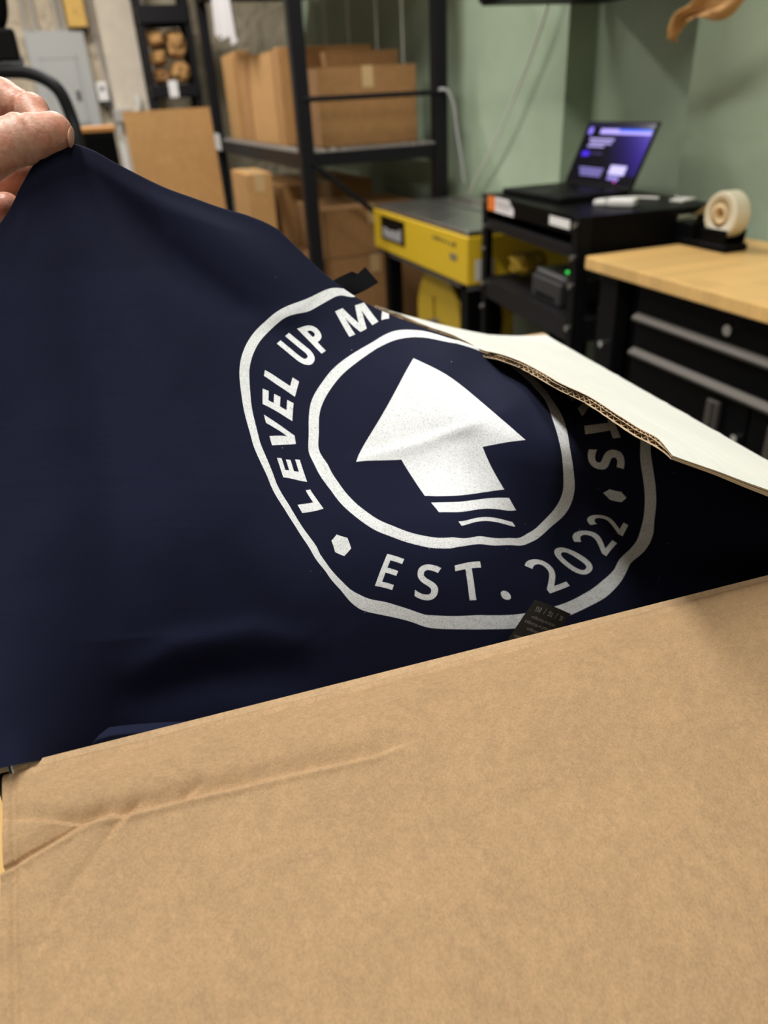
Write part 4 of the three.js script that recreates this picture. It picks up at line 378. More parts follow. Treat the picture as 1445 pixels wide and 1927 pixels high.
// ---------------------------------------------------------------- the hand
{
  const J = HAND;
  const bones = [
    ['thumb_tip', 'thumb_ip', 0.0088, 0.0108], ['thumb_ip', 'thumb_mcp', 0.0106, 0.0135], ['thumb_mcp', 'thumb_cmc', 0.0145, 0.019], ['thumb_cmc', 'wrist', 0.019, 0.022],
    ...['index', 'middle', 'ring', 'pinky'].flatMap((f, i) => { const k = [1, 1.02, 0.97, 0.86][i]; return [[f + '_tip', f + '_dip', 0.0074 * k, 0.0083 * k], [f + '_dip', f + '_pip', 0.0084 * k, 0.0094 * k], [f + '_pip', f + '_mcp', 0.0095 * k, 0.0118 * k], [f + '_mcp', 'wrist', 0.0125 * k, 0.019]]; }),
    ['wrist', 'elbow', 0.023, 0.034],
  ].map(([a, b, r0, r1]) => [V(...J[a]), V(...J[b]), r0, r1, a.split('_')[0] + (b === 'wrist' || a === 'wrist' ? '_palm' : '')]);
  const groups = {}; bones.forEach(b => { const g = b[4].endsWith('_palm') ? 'palm' : b[4]; (groups[g] ??= []).push(b); });
  const lo = V(-0.36, 0.955, -0.535), span = 0.372, n = 232, coarse = 6, nc = Math.ceil(n / coarse) + 2;
  const mc = new MarchingCubes(n, M.skin, false, false, 600000); mc.isolation = 0;
  const smin = (a, b, k) => { const h = Math.max(0, k - Math.abs(a - b)) / k; return Math.min(a, b) - h * h * k / 4; };
  const tmp = V(0, 0, 0), P = V(0, 0, 0), pa = V(0, 0, 0), ba = V(0, 0, 0);
  const seg = ([a, b, r0, r1]) => { ba.subVectors(b, a); pa.subVectors(P, a); const t = clamp(pa.dot(ba) / ba.lengthSq(), 0, 1); return pa.addScaledVector(ba, -t).length() - lerp(r0, r1, t); };
  // small bulges and creases: knuckle pads and the fold at the thumb joint
  const crease = (c, nx, w, dep) => { const d = tmp.copy(P).sub(c); const along = d.dot(nx); const rad = d.addScaledVector(nx, -along).length(); return rad < 0.016 ? dep * Math.exp(-((along / w) ** 2)) : 0; };
  const ip = V(...J.thumb_ip), tt = V(...J.thumb_tip), ax = tt.clone().sub(ip).normalize(), c1 = ip.clone().addScaledVector(ax, 0.0045), c2 = ip.clone().addScaledVector(ax, -0.003);
  const dip = V(...J.index_dip), iax = dip.clone().sub(V(...J.index_pip)).normalize(), c3 = dip.clone().addScaledVector(iax, -0.004);
  const order = ['palm', 'index', 'middle', 'ring', 'pinky', 'thumb'];
  const dist = () => {
    let palm = 1; for (const b of groups.palm) palm = smin(palm, seg(b), 0.014);
    let d = palm;
    for (const f of order.slice(1)) { let q = 1; for (const b of groups[f]) q = smin(q, seg(b), 0.005); d = smin(d, q, lerp(0.0022, 0.014, smooth(-0.065, -0.09, P.x))); }
    if (d < 0.006) d += crease(c1, ax, 0.0016, 0.0007) + crease(c2, ax, 0.0014, 0.0005) + crease(c3, iax, 0.0014, 0.0013) + (fbm(P.x * 110 + P.z * 60, P.y * 110 + P.z * 40, 2) - 0.5) * 0.0005;
    return d;
  };
  const at = (x, y, z) => P.set(lo.x + span * x / n, lo.y + span * y / n, lo.z + span * z / n), rough3 = new Float32Array(nc ** 3), cell = coarse * span / n;
  for (let z = 0; z < nc; z++) for (let y = 0; y < nc; y++) for (let x = 0; x < nc; x++) { at((x + 0.5) * coarse, (y + 0.5) * coarse, (z + 0.5) * coarse); rough3[x + y * nc + z * nc * nc] = dist(); }
  for (let z = 0; z < n; z++) for (let y = 0; y < n; y++) for (let x = 0; x < n; x++) {
    const r = rough3[(x / coarse | 0) + (y / coarse | 0) * nc + (z / coarse | 0) * nc * nc]; let d = r;
    if (Math.abs(r) < cell * 1.2) { at(x, y, z); d = dist(); }
    mc.field[x + y * n + z * n * n] = -d * 100;
  }
  mc.update();
  const cnt = mc.count, pp = new Float32Array(cnt * 3); for (let i = 0; i < cnt; i++) for (let k = 0; k < 3; k++) pp[3 * i + k] = (mc.positionArray[3 * i + k] + 1) / 2 * span + [lo.x, lo.y, lo.z][k];
  let g = new THREE.BufferGeometry(); g.setAttribute('position', new THREE.BufferAttribute(pp, 3)); g = mergeVertices(g, 1e-5); g.computeVertexNormals();
  M.skin.map = scaled(dataTex(512, (u, v, x, y) => { const f = fbm(u * 30, v * 30, 4, 30), b = fbm(u * 7, v * 7, 3, 7); const c = 0.86 + (f - 0.5) * 0.16; return [c + 0.03, c - (b - 0.5) * 0.22 - 0.02, c - (b - 0.5) * 0.26 - 0.03]; }, true), 0.05);
  M.skin.bumpMap = scaled(rough, 0.012); M.skin.bumpScale = 0.00012;
  const person = thing('person', 'bare hand of a person pinching the navy sweatshirt between thumb and finger', 'person');
  { const p = g.attributes.position, uv = new Float32Array(p.count * 2); for (let i = 0; i < p.count; i++) { uv[2 * i] = p.getX(i) * 0.95 - p.getZ(i) * 0.35; uv[2 * i + 1] = p.getY(i) * 0.9 - p.getZ(i) * 0.45; } g.setAttribute('uv', new THREE.BufferAttribute(uv, 2)); }
  part('hand', [g], M.skin, person, true);
  // thumb nail
  const nl = new THREE.SphereGeometry(1, 24, 16); nl.scale(0.0060, 0.0050, 0.0016); const side = V(0.92, -0.22, 0.16).normalize();
  nl.applyQuaternion(new THREE.Quaternion().setFromUnitVectors(V(0, 0, 1), side)); const np = tt.clone().addScaledVector(side, 0.0073).addScaledVector(V(0, -1, 0), 0.0012); nl.translate(np.x, np.y, np.z);
  part('thumb_nail', [nl], std([0.52, 0.27, 0.20], 0.3), person);
}
// ---------------------------------------------------------------- shelving along the right wall
const RIGHT = -Math.PI / 2;   // local x runs towards the viewer along the right wall, local z faces into the room
{
  const t = thing('shelving_rack', 'long black steel shelving rack with wire shelf along the green wall', 'rack', [0, 0, 0]);
  const X0 = 0.845, X1 = 1.525, Z0 = -5.75, Z1 = -3.35, post = (x, z) => part('post', [bx(x - 0.03, x + 0.03, 0, 2.45, z - 0.03, z + 0.03, 0.005)], M.charcoal, t);
  for (const x of [X0 + 0.03, X1 - 0.03]) for (const z of [Z0 + 0.03, Z1 - 0.03]) post(x, z);
  for (const [y, h] of [[0.965, 0.065], [1.80, 0.065]]) {
    for (const x of [X0 + 0.02, X1 - 0.02]) part('beam', [bx(x - 0.018, x + 0.018, y - h, y, Z0 + 0.06, Z1 - 0.06, 0.004)], M.charcoal, t);
    for (const z of [Z0 + 0.03, Z1 - 0.03]) part('beam', [bx(X0 + 0.06, X1 - 0.06, y - h * 0.8, y, z - 0.018, z + 0.018, 0.004)], M.charcoal, t);
    const w = []; for (let x = X0 + 0.06; x < X1 - 0.03; x += 0.05) w.push(bar([x, y + 0.006, Z0 + 0.01], [x, y + 0.006, Z1 - 0.004], 0.004, 6)); for (let z = Z0 + 0.05; z < Z1; z += 0.1) w.push(bar([X0 + 0.02, y - 0.001, z], [X1 - 0.02, y - 0.001, z], 0.003, 6));
    part('wire_deck', w, M.wire, t);
  }
  part('added_shade_board', [bx(X0 + 0.02, X1 - 0.02, 1.806, 1.822, Z0 + 0.02, Z1 - 0.02)], M.blackMatt, t);  // solid board added out of view to block light and darken the rack
  part('end_brace', [bar([X0 + 0.03, 1.165, Z1 - 0.005], [X1 - 0.02, 1.165, Z1 - 0.005], 0.011)], M.charcoal, t);
  part('diagonal_brace', [bar([X0 + 0.04, 0.93, Z1 - 0.005], [1.42, 0.50, Z1 - 0.005], 0.012)], M.charcoal, t);
  for (const z of [-6.0 + 0.5, -5.0, -4.55, -4.1, -3.75, -5.25]) part('divider_rod', [bar([1.478, 0.975, z], [1.478, 1.78, z], 0.006, 8)], M.wire, t);
  part('shelf_label', [bx(X0 - 0.003, X0 - 0.001, 0.905, 1.005, Z0 + 0.02, Z0 + 0.24)], M.white, t);
}
{
  const t = thing('shelving_rack', 'short black shelving rack against the back wall holding kraft paper bundles', 'rack', [0, 0, 0]);
  const X0 = 0.49, X1 = 0.835, Z0 = -6.33, Z1 = -5.98;
  for (const x of [X0 + 0.02, X1 - 0.02]) for (const z of [Z0 + 0.02, Z1 - 0.02]) part('post', [bx(x - 0.02, x + 0.02, 0, 2.3, z - 0.02, z + 0.02, 0.004)], M.charcoal, t);
  for (const [y, h] of [[1.31, 0.075], [1.765, 0.10], [0.55, 0.075]]) { part('beam', [bx(X0, X1, y - h, y, Z1 - 0.005, Z1 + 0.02, 0.004)], M.charcoal, t); part('beam', [bx(X0, X1, y - h, y, Z0 - 0.01, Z0 + 0.01, 0.004)], M.charcoal, t); part('shelf_board', [bx(X0 + 0.01, X1 - 0.01, y - 0.02, y - 0.002, Z0, Z1)], M.blackSoft, t); }
  part('shelf_label', [bx(0.615, 0.675, 1.235, 1.335, Z1 + 0.0205, Z1 + 0.023)], M.white, t);
}
// crumpled kraft bundles on the short rack
function crumple(rx, ry, rz, seed, amp = 0.16) {
  const g = new THREE.IcosahedronGeometry(1, 20), p = g.attributes.position;
  for (let i = 0; i < p.count; i++) { const v = V(p.getX(i), p.getY(i), p.getZ(i)); const n = fbm(v.x * 2.2 + seed, v.y * 2.2 + v.z * 1.3 + seed, 3) - 0.5, cr = Math.abs(fbm(v.x * 3 - seed, v.z * 3 + v.y * 2, 2) - 0.5); const k = 1 + amp * 2 * n - amp * 1.6 * cr; const q = (c, e) => Math.sign(c) * Math.abs(c) ** e; p.setXYZ(i, q(v.x, 0.7) * rx * k, q(v.y, 0.7) * ry * k, q(v.z, 0.7) * rz * k); }
  const m = mergeVertices(g.deleteAttribute('normal').deleteAttribute('uv')); m.computeVertexNormals(); return m;
}
[[0.592, 1.590, -6.13, 0.062, 0.049, 0.12, 'crumpled kraft paper bundle, upper left on the short rack'], [0.592, 1.476, -6.13, 0.060, 0.047, 0.12, 'crumpled kraft paper bundle, second down on the left of the short rack'], [0.727, 1.556, -6.13, 0.068, 0.086, 0.12, 'large rounded kraft paper bundle, upper right on the short rack'], [0.727, 1.386, -6.13, 0.066, 0.066, 0.12, 'kraft paper bag lying on the short rack beside the post'], [0.592, 1.367, -6.13, 0.056, 0.045, 0.11, 'small brown paper scrap low on the short rack']].forEach(([x, y, z, a, b, c, label], i) => {
  const g = crumple(a, b, c, i * 3.7 + 1, 0.2); g.translate(x, y, z); solo('paper_bundle', [g], i === 4 ? M.kraftB : M.kraftC, label, 'paper', 'kraft paper bundles');
});
// cartons
function carton(x0, x1, y0, y1, z0, z1, mat, label, o = {}) {
  const t = thing('cardboard_carton', label, 'carton', [(x0 + x1) / 2, y0, (z0 + z1) / 2], o.turn || 0, o.group || 'brown cartons on and under the long rack');
  const w = (x1 - x0) / 2, h = y1 - y0, d = (z1 - z0) / 2;
  part('body', [bx(-w, w, 0, h - 0.004, -d, d, 0.005)], mat, t);
  if (d > 0.06 && w > 0.06) { part('top_flap', [bx(-w, -0.002, h - 0.004, h, -d, d, 0.0015)], mat, t); part('top_flap', [bx(0.002, w, h - 0.004, h, -d, d, 0.0015)], mat, t); part('packing_tape', [bx(-0.025, 0.025, h, h + 0.0008, -d, d), bx(-0.025, 0.025, h - 0.08, h, d, d + 0.0008)], M.tapeBrown, t); }
  else { const n = Math.max(2, Math.round(Math.max(w, d) / 0.02) > 6 ? 3 : 2); if (w >= d) for (let k = 0; k < n; k++) part('fold_layer', [bx(-w + 0.006 * k, w - 0.012 * k, 0.002, h - 0.010 - 0.01 * k, d + 0.006 * k, d + 0.006 * k + 0.005, 0.001)], mat, t); else for (let k = 0; k < n; k++) part('fold_layer', [bx(-w - 0.006 * k - 0.005, -w - 0.006 * k, 0.002, h - 0.008 - 0.012 * k, -d + 0.15 * d * k, d - 0.1 * d * k, 0.001)], mat, t); }
  return t;
}
carton(0.92, 1.00, 0.975, 1.44, -5.45, -4.95, M.kraftC, 'flattened brown carton standing at the far end of the wire shelf');
carton(0.92, 0.99, 0.975, 1.40, -4.93, -4.60, M.kraftA, 'narrow flattened carton with a lighter edge, second from the far end');
carton(0.90, 1.05, 0.975, 1.375, -4.58, -3.98, M.kraftC, 'wide light brown folded carton standing mid shelf');
carton(0.905, 1.36, 0.975, 1.385, -3.96, -3.86, M.kraftA, 'tallest flat carton standing behind the near post');
carton(1.10, 1.455, 0.975, 1.355, -3.84, -3.76, M.kraftB, 'flat carton with clipped top edge behind the front carton');
carton(0.975, 1.43, 0.976, 1.28, -3.70, -3.475, M.kraftB, 'shallow closed carton lying in front on the wire shelf');
carton(0.93, 1.47, 0.0, 0.50, -4.05, -3.50, M.kraftB, 'large closed carton on the floor under the rack');
carton(0.95, 1.45, 0.502, 0.715, -4.0, -3.50, M.kraftB, 'closed carton stacked on the large carton under the rack');
carton(0.90, 1.42, 0.0, 0.78, -4.85, -4.12, M.kraftA, 'tall brown carton further back under the rack');
carton(0.705, 0.835, 0.0, 0.86, -4.38, -3.95, M.kraftC, 'upright carton standing in front of the rack by the large sheet');
// big flat sheets leaning by the rack
{
  const sheet = (x0, x1, top, zt, zb, mat, label, wav) => solo('cardboard_sheet', [grid(30, 30, (u, v) => [lerp(x0, x1, u), lerp(0.002, top, v), lerp(zb, zt, v) + wav * Math.sin(u * 3 + v * 2)]), grid(30, 30, (u, v) => [lerp(x0, x1, u), lerp(0.002, top, v), lerp(zb, zt, v) - 0.007 + wav * Math.sin(u * 3 + v * 2)]), grid(30, 2, (u, v) => [lerp(x0, x1, u), top, zt - 0.007 * v + wav * Math.sin(u * 3 + 2)]), ...[0, 1].map(k => grid(30, 2, (u, v) => [lerp(x0, x1, k), lerp(0.002, top, u), lerp(zb, zt, u) - 0.007 * v + wav * Math.sin(k * 3 + u * 2)]))], mat, label, 'cardboard', 'large cardboard sheets');
  sheet(0.215, 0.675, 1.162, -4.62, -4.42, M.kraftC, 'large flat brown cardboard sheet leaning beside the black rack', 0.006);
  sheet(0.24, 0.66, 1.02, -4.75, -4.52, M.kraftA, 'second cardboard sheet leaning behind the large one', 0.004);
}
// grey plastic bag hanging from the upper shelf
solo('plastic_bag', [grid(60, 40, (u, v) => { const fl = Math.abs(((u * 4.3) % 1) - 0.5); return [0.805 + 0.05 * fl - 0.02 + 0.01 * Math.sin(u * 9), lerp(1.79, lerp(1.505, 1.43, u) + 0.015 * Math.sin(u * 21), v), lerp(-4.90 + 0.08 * (1 - v), -4.25 - 0.10 * (1 - v), u)]; })], std([0.52, 0.50, 0.52], 0.4), 'pale grey plastic bag hanging folded from the upper shelf', 'bag');

// ---------------------------------------------------------------- far left corner
{
  const t = thing('electrical_panel', 'grey metal electrical panel with hinged door on the back wall', 'panel', [-0.05, 1.08, -6.44]);
  part('cabinet', [bx(-0.195, 0.195, 0, 0.595, -0.105, 0.0, 0.004)], M.panel, t);
  const d = part('door', [bx(-0.115, 0.105, 0.03, 0.43, 0.001, 0.010, 0.003)], M.panel, t); part('latch', [bx(0.062, 0.088, 0.17, 0.235, 0.010, 0.016, 0.002)], M.panelDark, d);
  part('door_frame', [bx(-0.128, -0.119, 0.018, 0.442, 0.0, 0.006), bx(0.109, 0.118, 0.018, 0.442, 0.0, 0.006), bx(-0.128, 0.118, 0.434, 0.442, 0.0, 0.006), bx(-0.128, 0.118, 0.018, 0.026, 0.0, 0.006)], M.panel, t);
}
[[-0.215, 'grey conduit rising at the left corner of the electrical panel'], [-0.155, 'second grey conduit from the left above the electrical panel'], [-0.005, 'grey conduit above the middle of the electrical panel'], [0.035, 'grey conduit beside the yellow box']].forEach(([x, label]) => { const t = thing('conduit', label, 'pipe', [x, 1.676, -6.50], 0, 'conduits above the panel'); part('pipe', [bar([0, 0, 0], [-0.01, 1.124, 0], 0.014, 14)], M.conduit, t); part('collar', [cyl(0.02, 0.03, 0, 0.016, 0)], M.conduit, t); });
solo('pipe', [tube([[0.242, 0.0, -6.534], [0.242, 1.3, -6.534], [0.222, 1.7, -6.534], [0.222, 2.78, -6.534]], 0.014, 60, 12)], M.conduit, 'thin grey pipe running down beside the plaster column', 'pipe');
{ const t = thing('yellow_box', 'yellow wooden block mounted high beside the conduits', 'box', [0.122, 1.69, -6.45]); part('body', [bx(-0.064, 0.064, 0, 0.34, -0.10, 0.05, 0.008)], M.amber, t); part('knot', [cyl(0.008, 0.003, 0.0, 0.09, 0.051, 'z')], std([0.30, 0.15, 0.03], 0.7), t); part('bracket', [bx(-0.02, 0.07, -0.012, -0.001, -0.1, 0.03)], M.panelDark, t); }
{ const t = thing('thermostat', 'small white control box to the right of the electrical panel', 'control box', [0.198, 1.24, -6.44]); part('body', [bx(-0.04, 0.03, 0, 0.12, -0.11, 0.02, 0.006)], M.white, t); part('window', [bx(-0.018, 0.006, 0.064, 0.094, 0.02, 0.022)], M.panelDark, t); part('socket', [bx(-0.02, 0.03, -0.032, -0.004, -0.11, 0.0, 0.003)], M.panelDark, t); }
{ const t = thing('junction_box', 'grey junction box with pipe bends below the plaster column', 'box', [0.30, 1.10, -6.33]); part('body', [bx(-0.07, 0.06, 0, 0.085, -0.03, 0.06, 0.006)], M.conduit, t); part('elbow', [tube([[0.06, 0.05, 0.02], [0.10, 0.06, 0.02], [0.12, 0.10, 0.02], [0.12, 0.16, 0.0]], 0.018, 30, 12)], M.offWhite, t); part('cable', [tube([[-0.03, 0, 0.03], [-0.05, -0.06, 0.05], [-0.03, -0.3, 0.04], [-0.03, -1.09, 0.03]], 0.008, 40, 8)], M.offWhite, t); }
{
  const t = thing('side_cabinet', 'black cabinet with a thin orange wooden top in the far left corner', 'cabinet', [-0.22, 0, -4.85]);
  part('body', [bx(-0.37, 0.375, 0.06, 1.075, -0.24, 0.24, 0.006)], M.blackSoft, t); part('cabinet_top', [bx(-0.39, 0.385, 1.075, 1.10, -0.25, 0.255, 0.005)], M.orangeWood, t);
  for (const s of [-1, 1]) part('door', [bx(s > 0 ? 0.004 : -0.36, s > 0 ? 0.365 : -0.004, 0.08, 1.06, 0.24, 0.252, 0.003)], M.black, t); part('plinth', [bx(-0.35, 0.355, 0, 0.06, -0.22, 0.21)], M.blackMatt, t);
}
{ const t = thing('paper_tube', 'white cardboard tube standing between the cabinet and the large sheet', 'tube', [0.19, 0, -4.55]); part('tube_wall', [bar([0.012, 0, 0], [-0.006, 1.02, -0.05], 0.018, 18)], M.white, t); part('end_cap', [bar([-0.006, 1.02, -0.05], [-0.0062, 1.028, -0.0503], 0.0195, 18)], M.offWhite, t); }
{
  const t = thing('hand_truck', 'black bent-tube hand truck handle with clamp block behind the hand', 'hand truck', [0, 0, -1.97]);
  part('frame', [tube([[-0.015, 0.02, 0.06], [-0.015, 0.6, 0.03], [-0.016, 1.09, 0.015], [-0.018, 1.15, 0.0], [-0.034, 1.207, -0.005], [-0.078, 1.236, -0.02], [-0.14, 1.243, -0.03], [-0.30, 1.243, -0.06], [-0.37, 1.21, -0.07], [-0.392, 1.14, -0.06], [-0.395, 0.6, -0.03], [-0.395, 0.02, 0.0]], 0.0135, 220, 14)], M.charcoal, t);
  part('clamp_block', [bx(-0.16, -0.094, 1.262, 1.322, -0.09, -0.04, 0.006)], M.blackSoft, t);
  part('clamp_neck', [cyl(0.012, 0.03, -0.128, 1.25, -0.055), cyl(0.016, 0.022, -0.105, 1.262, -0.055, 'z')], M.darkGrey, t);
  part('grip', [tube([[-0.13, 1.32, -0.065], [-0.112, 1.35, -0.065], [-0.106, 1.40, -0.065], [-0.115, 1.47, -0.065], [-0.14, 1.53, -0.065]], 0.015, 40, 12)], M.black, t);
  part('cross_bar', [0.35, 0.75].map(y => bar([-0.395, y, -0.03], [-0.015, y, 0.03], 0.011))[0], M.charcoal, t); part('cross_bar', bar([-0.395, 0.75, -0.035], [-0.015, 0.75, 0.025], 0.011), M.charcoal, t);
  part('toe_plate', [bx(-0.42, 0.01, 0.001, 0.009, -0.03, 0.22)], M.charcoal, t);
  for (const x of [-0.43, 0.02]) part('wheel', [(() => { const g = new THREE.TorusGeometry(0.075, 0.03, 12, 28); g.rotateY(Math.PI / 2); g.translate(x, 0.105, -0.08); return g; })(), cyl(0.06, 0.03, x, 0.105, -0.08, 'x')], M.blackMatt, t);
}

// ---------------------------------------------------------------- right wall: strapping machine, cart, bench
{
  const t = thing('strapping_machine', 'yellow strapping machine with grey steel top and black legs', 'machine', [1.127, 0, -2.803], RIGHT);   // local x -0.475 .. 0.475
  const W = 0.475, D = 0.45;
  part('body', [bx(-W, W, 0.575, 0.735, -D, 0, 0.006)], M.yellow, t); part('steel_top', [bx(-W + 0.004, W - 0.004, 0.735, 0.752, -D + 0.004, -0.004, 0.003)], M.plate, t);
  part('top_groove', [bx(-W + 0.05, W - 0.05, 0.7518, 0.7535, -0.26, -0.245)], M.panelDark, t); part('roller', [cyl(0.012, 0.5, -0.1, 0.752, -0.34, 'x')], M.steel, t);
  part('lower_rim', [bx(-W + 0.01, W - 0.01, 0.555, 0.575, -D + 0.01, -0.01)], M.darkGrey, t);
  const w = part('display_window', [bx(-0.37, -0.10, 0.625, 0.718, 0, 0.004, 0.002)], M.black, t); for (let i = 0; i < 7; i++) part('control_slider', [bx(-0.335 + i * 0.031, -0.317 + i * 0.031, 0.636, 0.668 + 0.02 * hash2(i, 4), 0.004, 0.008, 0.001)], M.greyPlastic, w);
  const marks = []; for (let i = 0; i < 7; i++) { const x = 0.185 + i * 0.030; marks.push(bx(x, x + 0.018, 0.690 + 0.006 * hash2(i, 1), 0.699 + 0.010 * hash2(i, 2), 0, 0.0012)); } part('lettering', marks, M.panelDark, t);
  part('size_mark', [bx(0.335, 0.395, 0.645, 0.668, 0, 0.0012)], std([0.20, 0.16, 0.08], 0.6), t); part('sticker', [bx(W, W + 0.001, 0.59, 0.66, -0.10, -0.03)], M.offWhite, t);
  for (const x of [-W + 0.12, W - 0.045]) for (const z of [-0.04, -D + 0.04]) part('leg', [bx(x - 0.03, x + 0.03, 0.06, 0.575, z - 0.03, z + 0.03, 0.004)], M.black, t);
  for (const x of [-W + 0.12, W - 0.045]) for (const z of [-0.04, -D + 0.04]) part('caster', [cyl(0.03, 0.03, x, 0.031, z, 'x')], M.blackMatt, t);
  // strap reel below the body
  const disc = (z) => { const s = new THREE.Shape(); s.absarc(0, 0, 0.205, 0, Math.PI * 2); const h = new THREE.Path(); h.moveTo(-0.055, -0.10); h.lineTo(-0.02, -0.10); h.lineTo(-0.02, 0.09); h.lineTo(-0.055, 0.09); h.closePath(); s.holes.push(h); const h2 = new THREE.Path(); h2.absarc(0.05, -0.03, 0.035, 0, Math.PI * 2, true); s.holes.push(h2); const g = new THREE.ExtrudeGeometry(s, { depth: 0.012, bevelEnabled: true, bevelSize: 0.003, bevelThickness: 0.003, curveSegments: 40 }); g.translate(0.115, 0.365, z); return g; };
  const reel = part('strap_reel', [disc(-0.06), disc(-0.27)], M.yellowDeep, t); part('strap_coil', [cyl(0.15, 0.19, 0.115, 0.365, -0.16, 'z', 36)], M.blackSoft, reel); part('axle', [bar([0.115, 0.365, -0.33], [0.115, 0.365, 0.0], 0.012)], M.darkGrey, reel);
  part('reel_support', [bx(0.105, 0.125, 0.36, 0.56, -0.33, -0.31)], M.black, t);
}
{
  const t = thing('equipment_cart', 'black four-post metal equipment cart carrying the open laptop', 'cart', [1.128, 0, -1.960], -95 * Math.PI / 180);
  const W = 0.32, D = 0.40;   // local z 0 is the front
  for (const x of [-W + 0.018, W - 0.018]) for (const z of [-0.018, -D + 0.018]) {
    const p = part('post', [bx(x - 0.018, x + 0.018, 0.07, 0.872, z - 0.0025 + (z < -0.2 ? -0.0155 : 0.0155), z + 0.0025 + (z < -0.2 ? -0.0155 : 0.0155), 0.001), bx(x + (x < 0 ? -0.018 : 0.013), x + (x < 0 ? -0.013 : 0.018), 0.07, 0.872, z - 0.018, z + 0.018, 0.001)], M.blackSoft, t);
    if (z > -0.2) for (const y of [0.852, 0.775, 0.705, 0.595, 0.52]) part('bolt', [cyl(0.0075, 0.008, x, y, 0.004, 'z', 14)], M.steel, p);
    part('caster', [cyl(0.034, 0.026, x, 0.035, z, 'x')], M.blackMatt, t);
  }
  for (const [y, lip] of [[0.872, 0.045], [0.80, 0.028], [0.615, 0.06], [0.2, 0.05]]) part('shelf_tray', [bx(-W + 0.006, W - 0.006, y - 0.004, y, -D + 0.006, -0.004), bx(-W + 0.036, W - 0.036, y - lip, y, -0.006, -0.002, 0.001), bx(-W + 0.006, W - 0.006, y - lip, y, -D + 0.002, -D + 0.006, 0.001), bx(-W + 0.004, -W + 0.008, y - lip, y, -D + 0.03, -0.03, 0.001), bx(W - 0.008, W - 0.004, y - lip, y, -D + 0.03, -0.03, 0.001)], y > 0.5 && y < 0.85 ? M.charcoal : M.black, t);
  for (const x of [-W + 0.003, W - 0.007]) part('side_panel', [bx(x, x + 0.004, 0.775, 0.868, -D + 0.03, -0.03)], M.black, t);
  // stickers on the top rim
  const cv = document.createElement('canvas'); cv.width = 384; cv.height = 192; const c = cv.getContext('2d'); c.fillStyle = '#e8e2e4'; c.fillRect(0, 0, 384, 192); c.fillStyle = '#e0762a'; c.fillRect(0, 0, 118, 192); c.fillStyle = '#6d666c'; for (let i = 0; i < 11; i++) { c.fillRect(138 + i * 21, 30 + (i % 3) * 8, 11, 50 + (i % 2) * 14); } c.fillRect(140, 110, 200, 12); c.fillStyle = '#b9b2b4'; c.fillRect(140, 138, 190, 10);
  const tx = new THREE.CanvasTexture(cv); tx.colorSpace = THREE.SRGBColorSpace;
  const st = new THREE.Shape([[0, 0], [1, 0], [1, 0.45], [0.82, 1], [0, 1]].map(p => new THREE.Vector2(...p))), sg = new THREE.ShapeGeometry(st); sg.scale(0.20, 0.042, 1); sg.translate(-0.278, 0.829, -0.0008);
  part('sticker', [sg], std([1, 1, 1], 0.5, { map: tx }), t, true).userData.label = 'orange and white printed sticker';
  part('label_strip', [bx(0.155, 0.268, 0.838, 0.860, -0.0015, -0.0005)], M.white, t);
}
{
  const t = thing('laptop', 'open black laptop with a lit purple screen on the equipment cart', 'laptop', [1.425, 0.8725, -2.06], RIGHT);
  part('base', [bx(-0.17, 0.17, 0, 0.016, 0, 0.225, 0.004)], M.blackSoft, t); part('keyboard', [bx(-0.145, 0.145, 0.016, 0.0175, 0.02, 0.12, 0.001)], M.black, t); part('touchpad', [bx(-0.05, 0.05, 0.016, 0.0168, 0.135, 0.205, 0.001)], M.charcoal, t);
  const lid = part('lid', [(() => { const g = bx(-0.17, 0.17, 0, 0.188, -0.008, 0, 0.003); return g; })()], M.black, t); lid.position.set(0, 0.014, 0); lid.rotation.x = -24 * Math.PI / 180;
  const cv = document.createElement('canvas'); cv.width = 640; cv.height = 384; const c = cv.getContext('2d'); c.fillStyle = '#08060f'; c.fillRect(0, 0, 640, 384);
  const gr = c.createLinearGradient(640, 60, 330, 300); gr.addColorStop(0, '#3d22a8'); gr.addColorStop(0.5, '#1c1055'); gr.addColorStop(1, '#08060f'); c.fillStyle = gr; c.fillRect(300, 60, 340, 260);
  c.fillStyle = '#1d1838'; c.fillRect(0, 0, 640, 26); c.fillStyle = '#b7a8ff'; c.fillRect(150, 34, 480, 34); c.fillStyle = '#3c6bff'; c.fillRect(330, 34, 300, 16); c.fillStyle = '#8a79f0'; c.beginPath(); c.arc(50, 50, 26, 0, 7); c.fill();
  c.fillStyle = '#a79bd8'; c.fillRect(70, 96, 250, 16); c.fillRect(86, 120, 220, 15); c.fillRect(76, 142, 170, 14); c.fillStyle = '#4a2be0'; c.fillRect(50, 184, 76, 34); c.fillStyle = '#3a3358'; c.fillRect(140, 190, 120, 12);
  c.fillStyle = '#8a80c8'; for (let k = 0; k < 4; k++) c.fillRect(84 + k * 10, 290 + k * 15, 250 - k * 12, 9); c.fillStyle = '#cfc6ff'; c.fillRect(392, 262, 150, 60); c.fillStyle = '#8d84cf'; c.fillRect(400, 330, 110, 26); c.fillStyle = '#c64ac0'; c.fillRect(470, 358, 26, 12);
  const tx = new THREE.CanvasTexture(cv); tx.colorSpace = THREE.SRGBColorSpace; const pg = new THREE.PlaneGeometry(0.325, 0.170); pg.translate(0, 0.096, 0.0008);
  part('screen', [pg], Object.assign(dark([0.004, 0.004, 0.005], 0.12, 0.2), { emissive: new THREE.Color(1, 1, 1), emissiveMap: tx, emissiveIntensity: 0.75 }), lid, true);
}
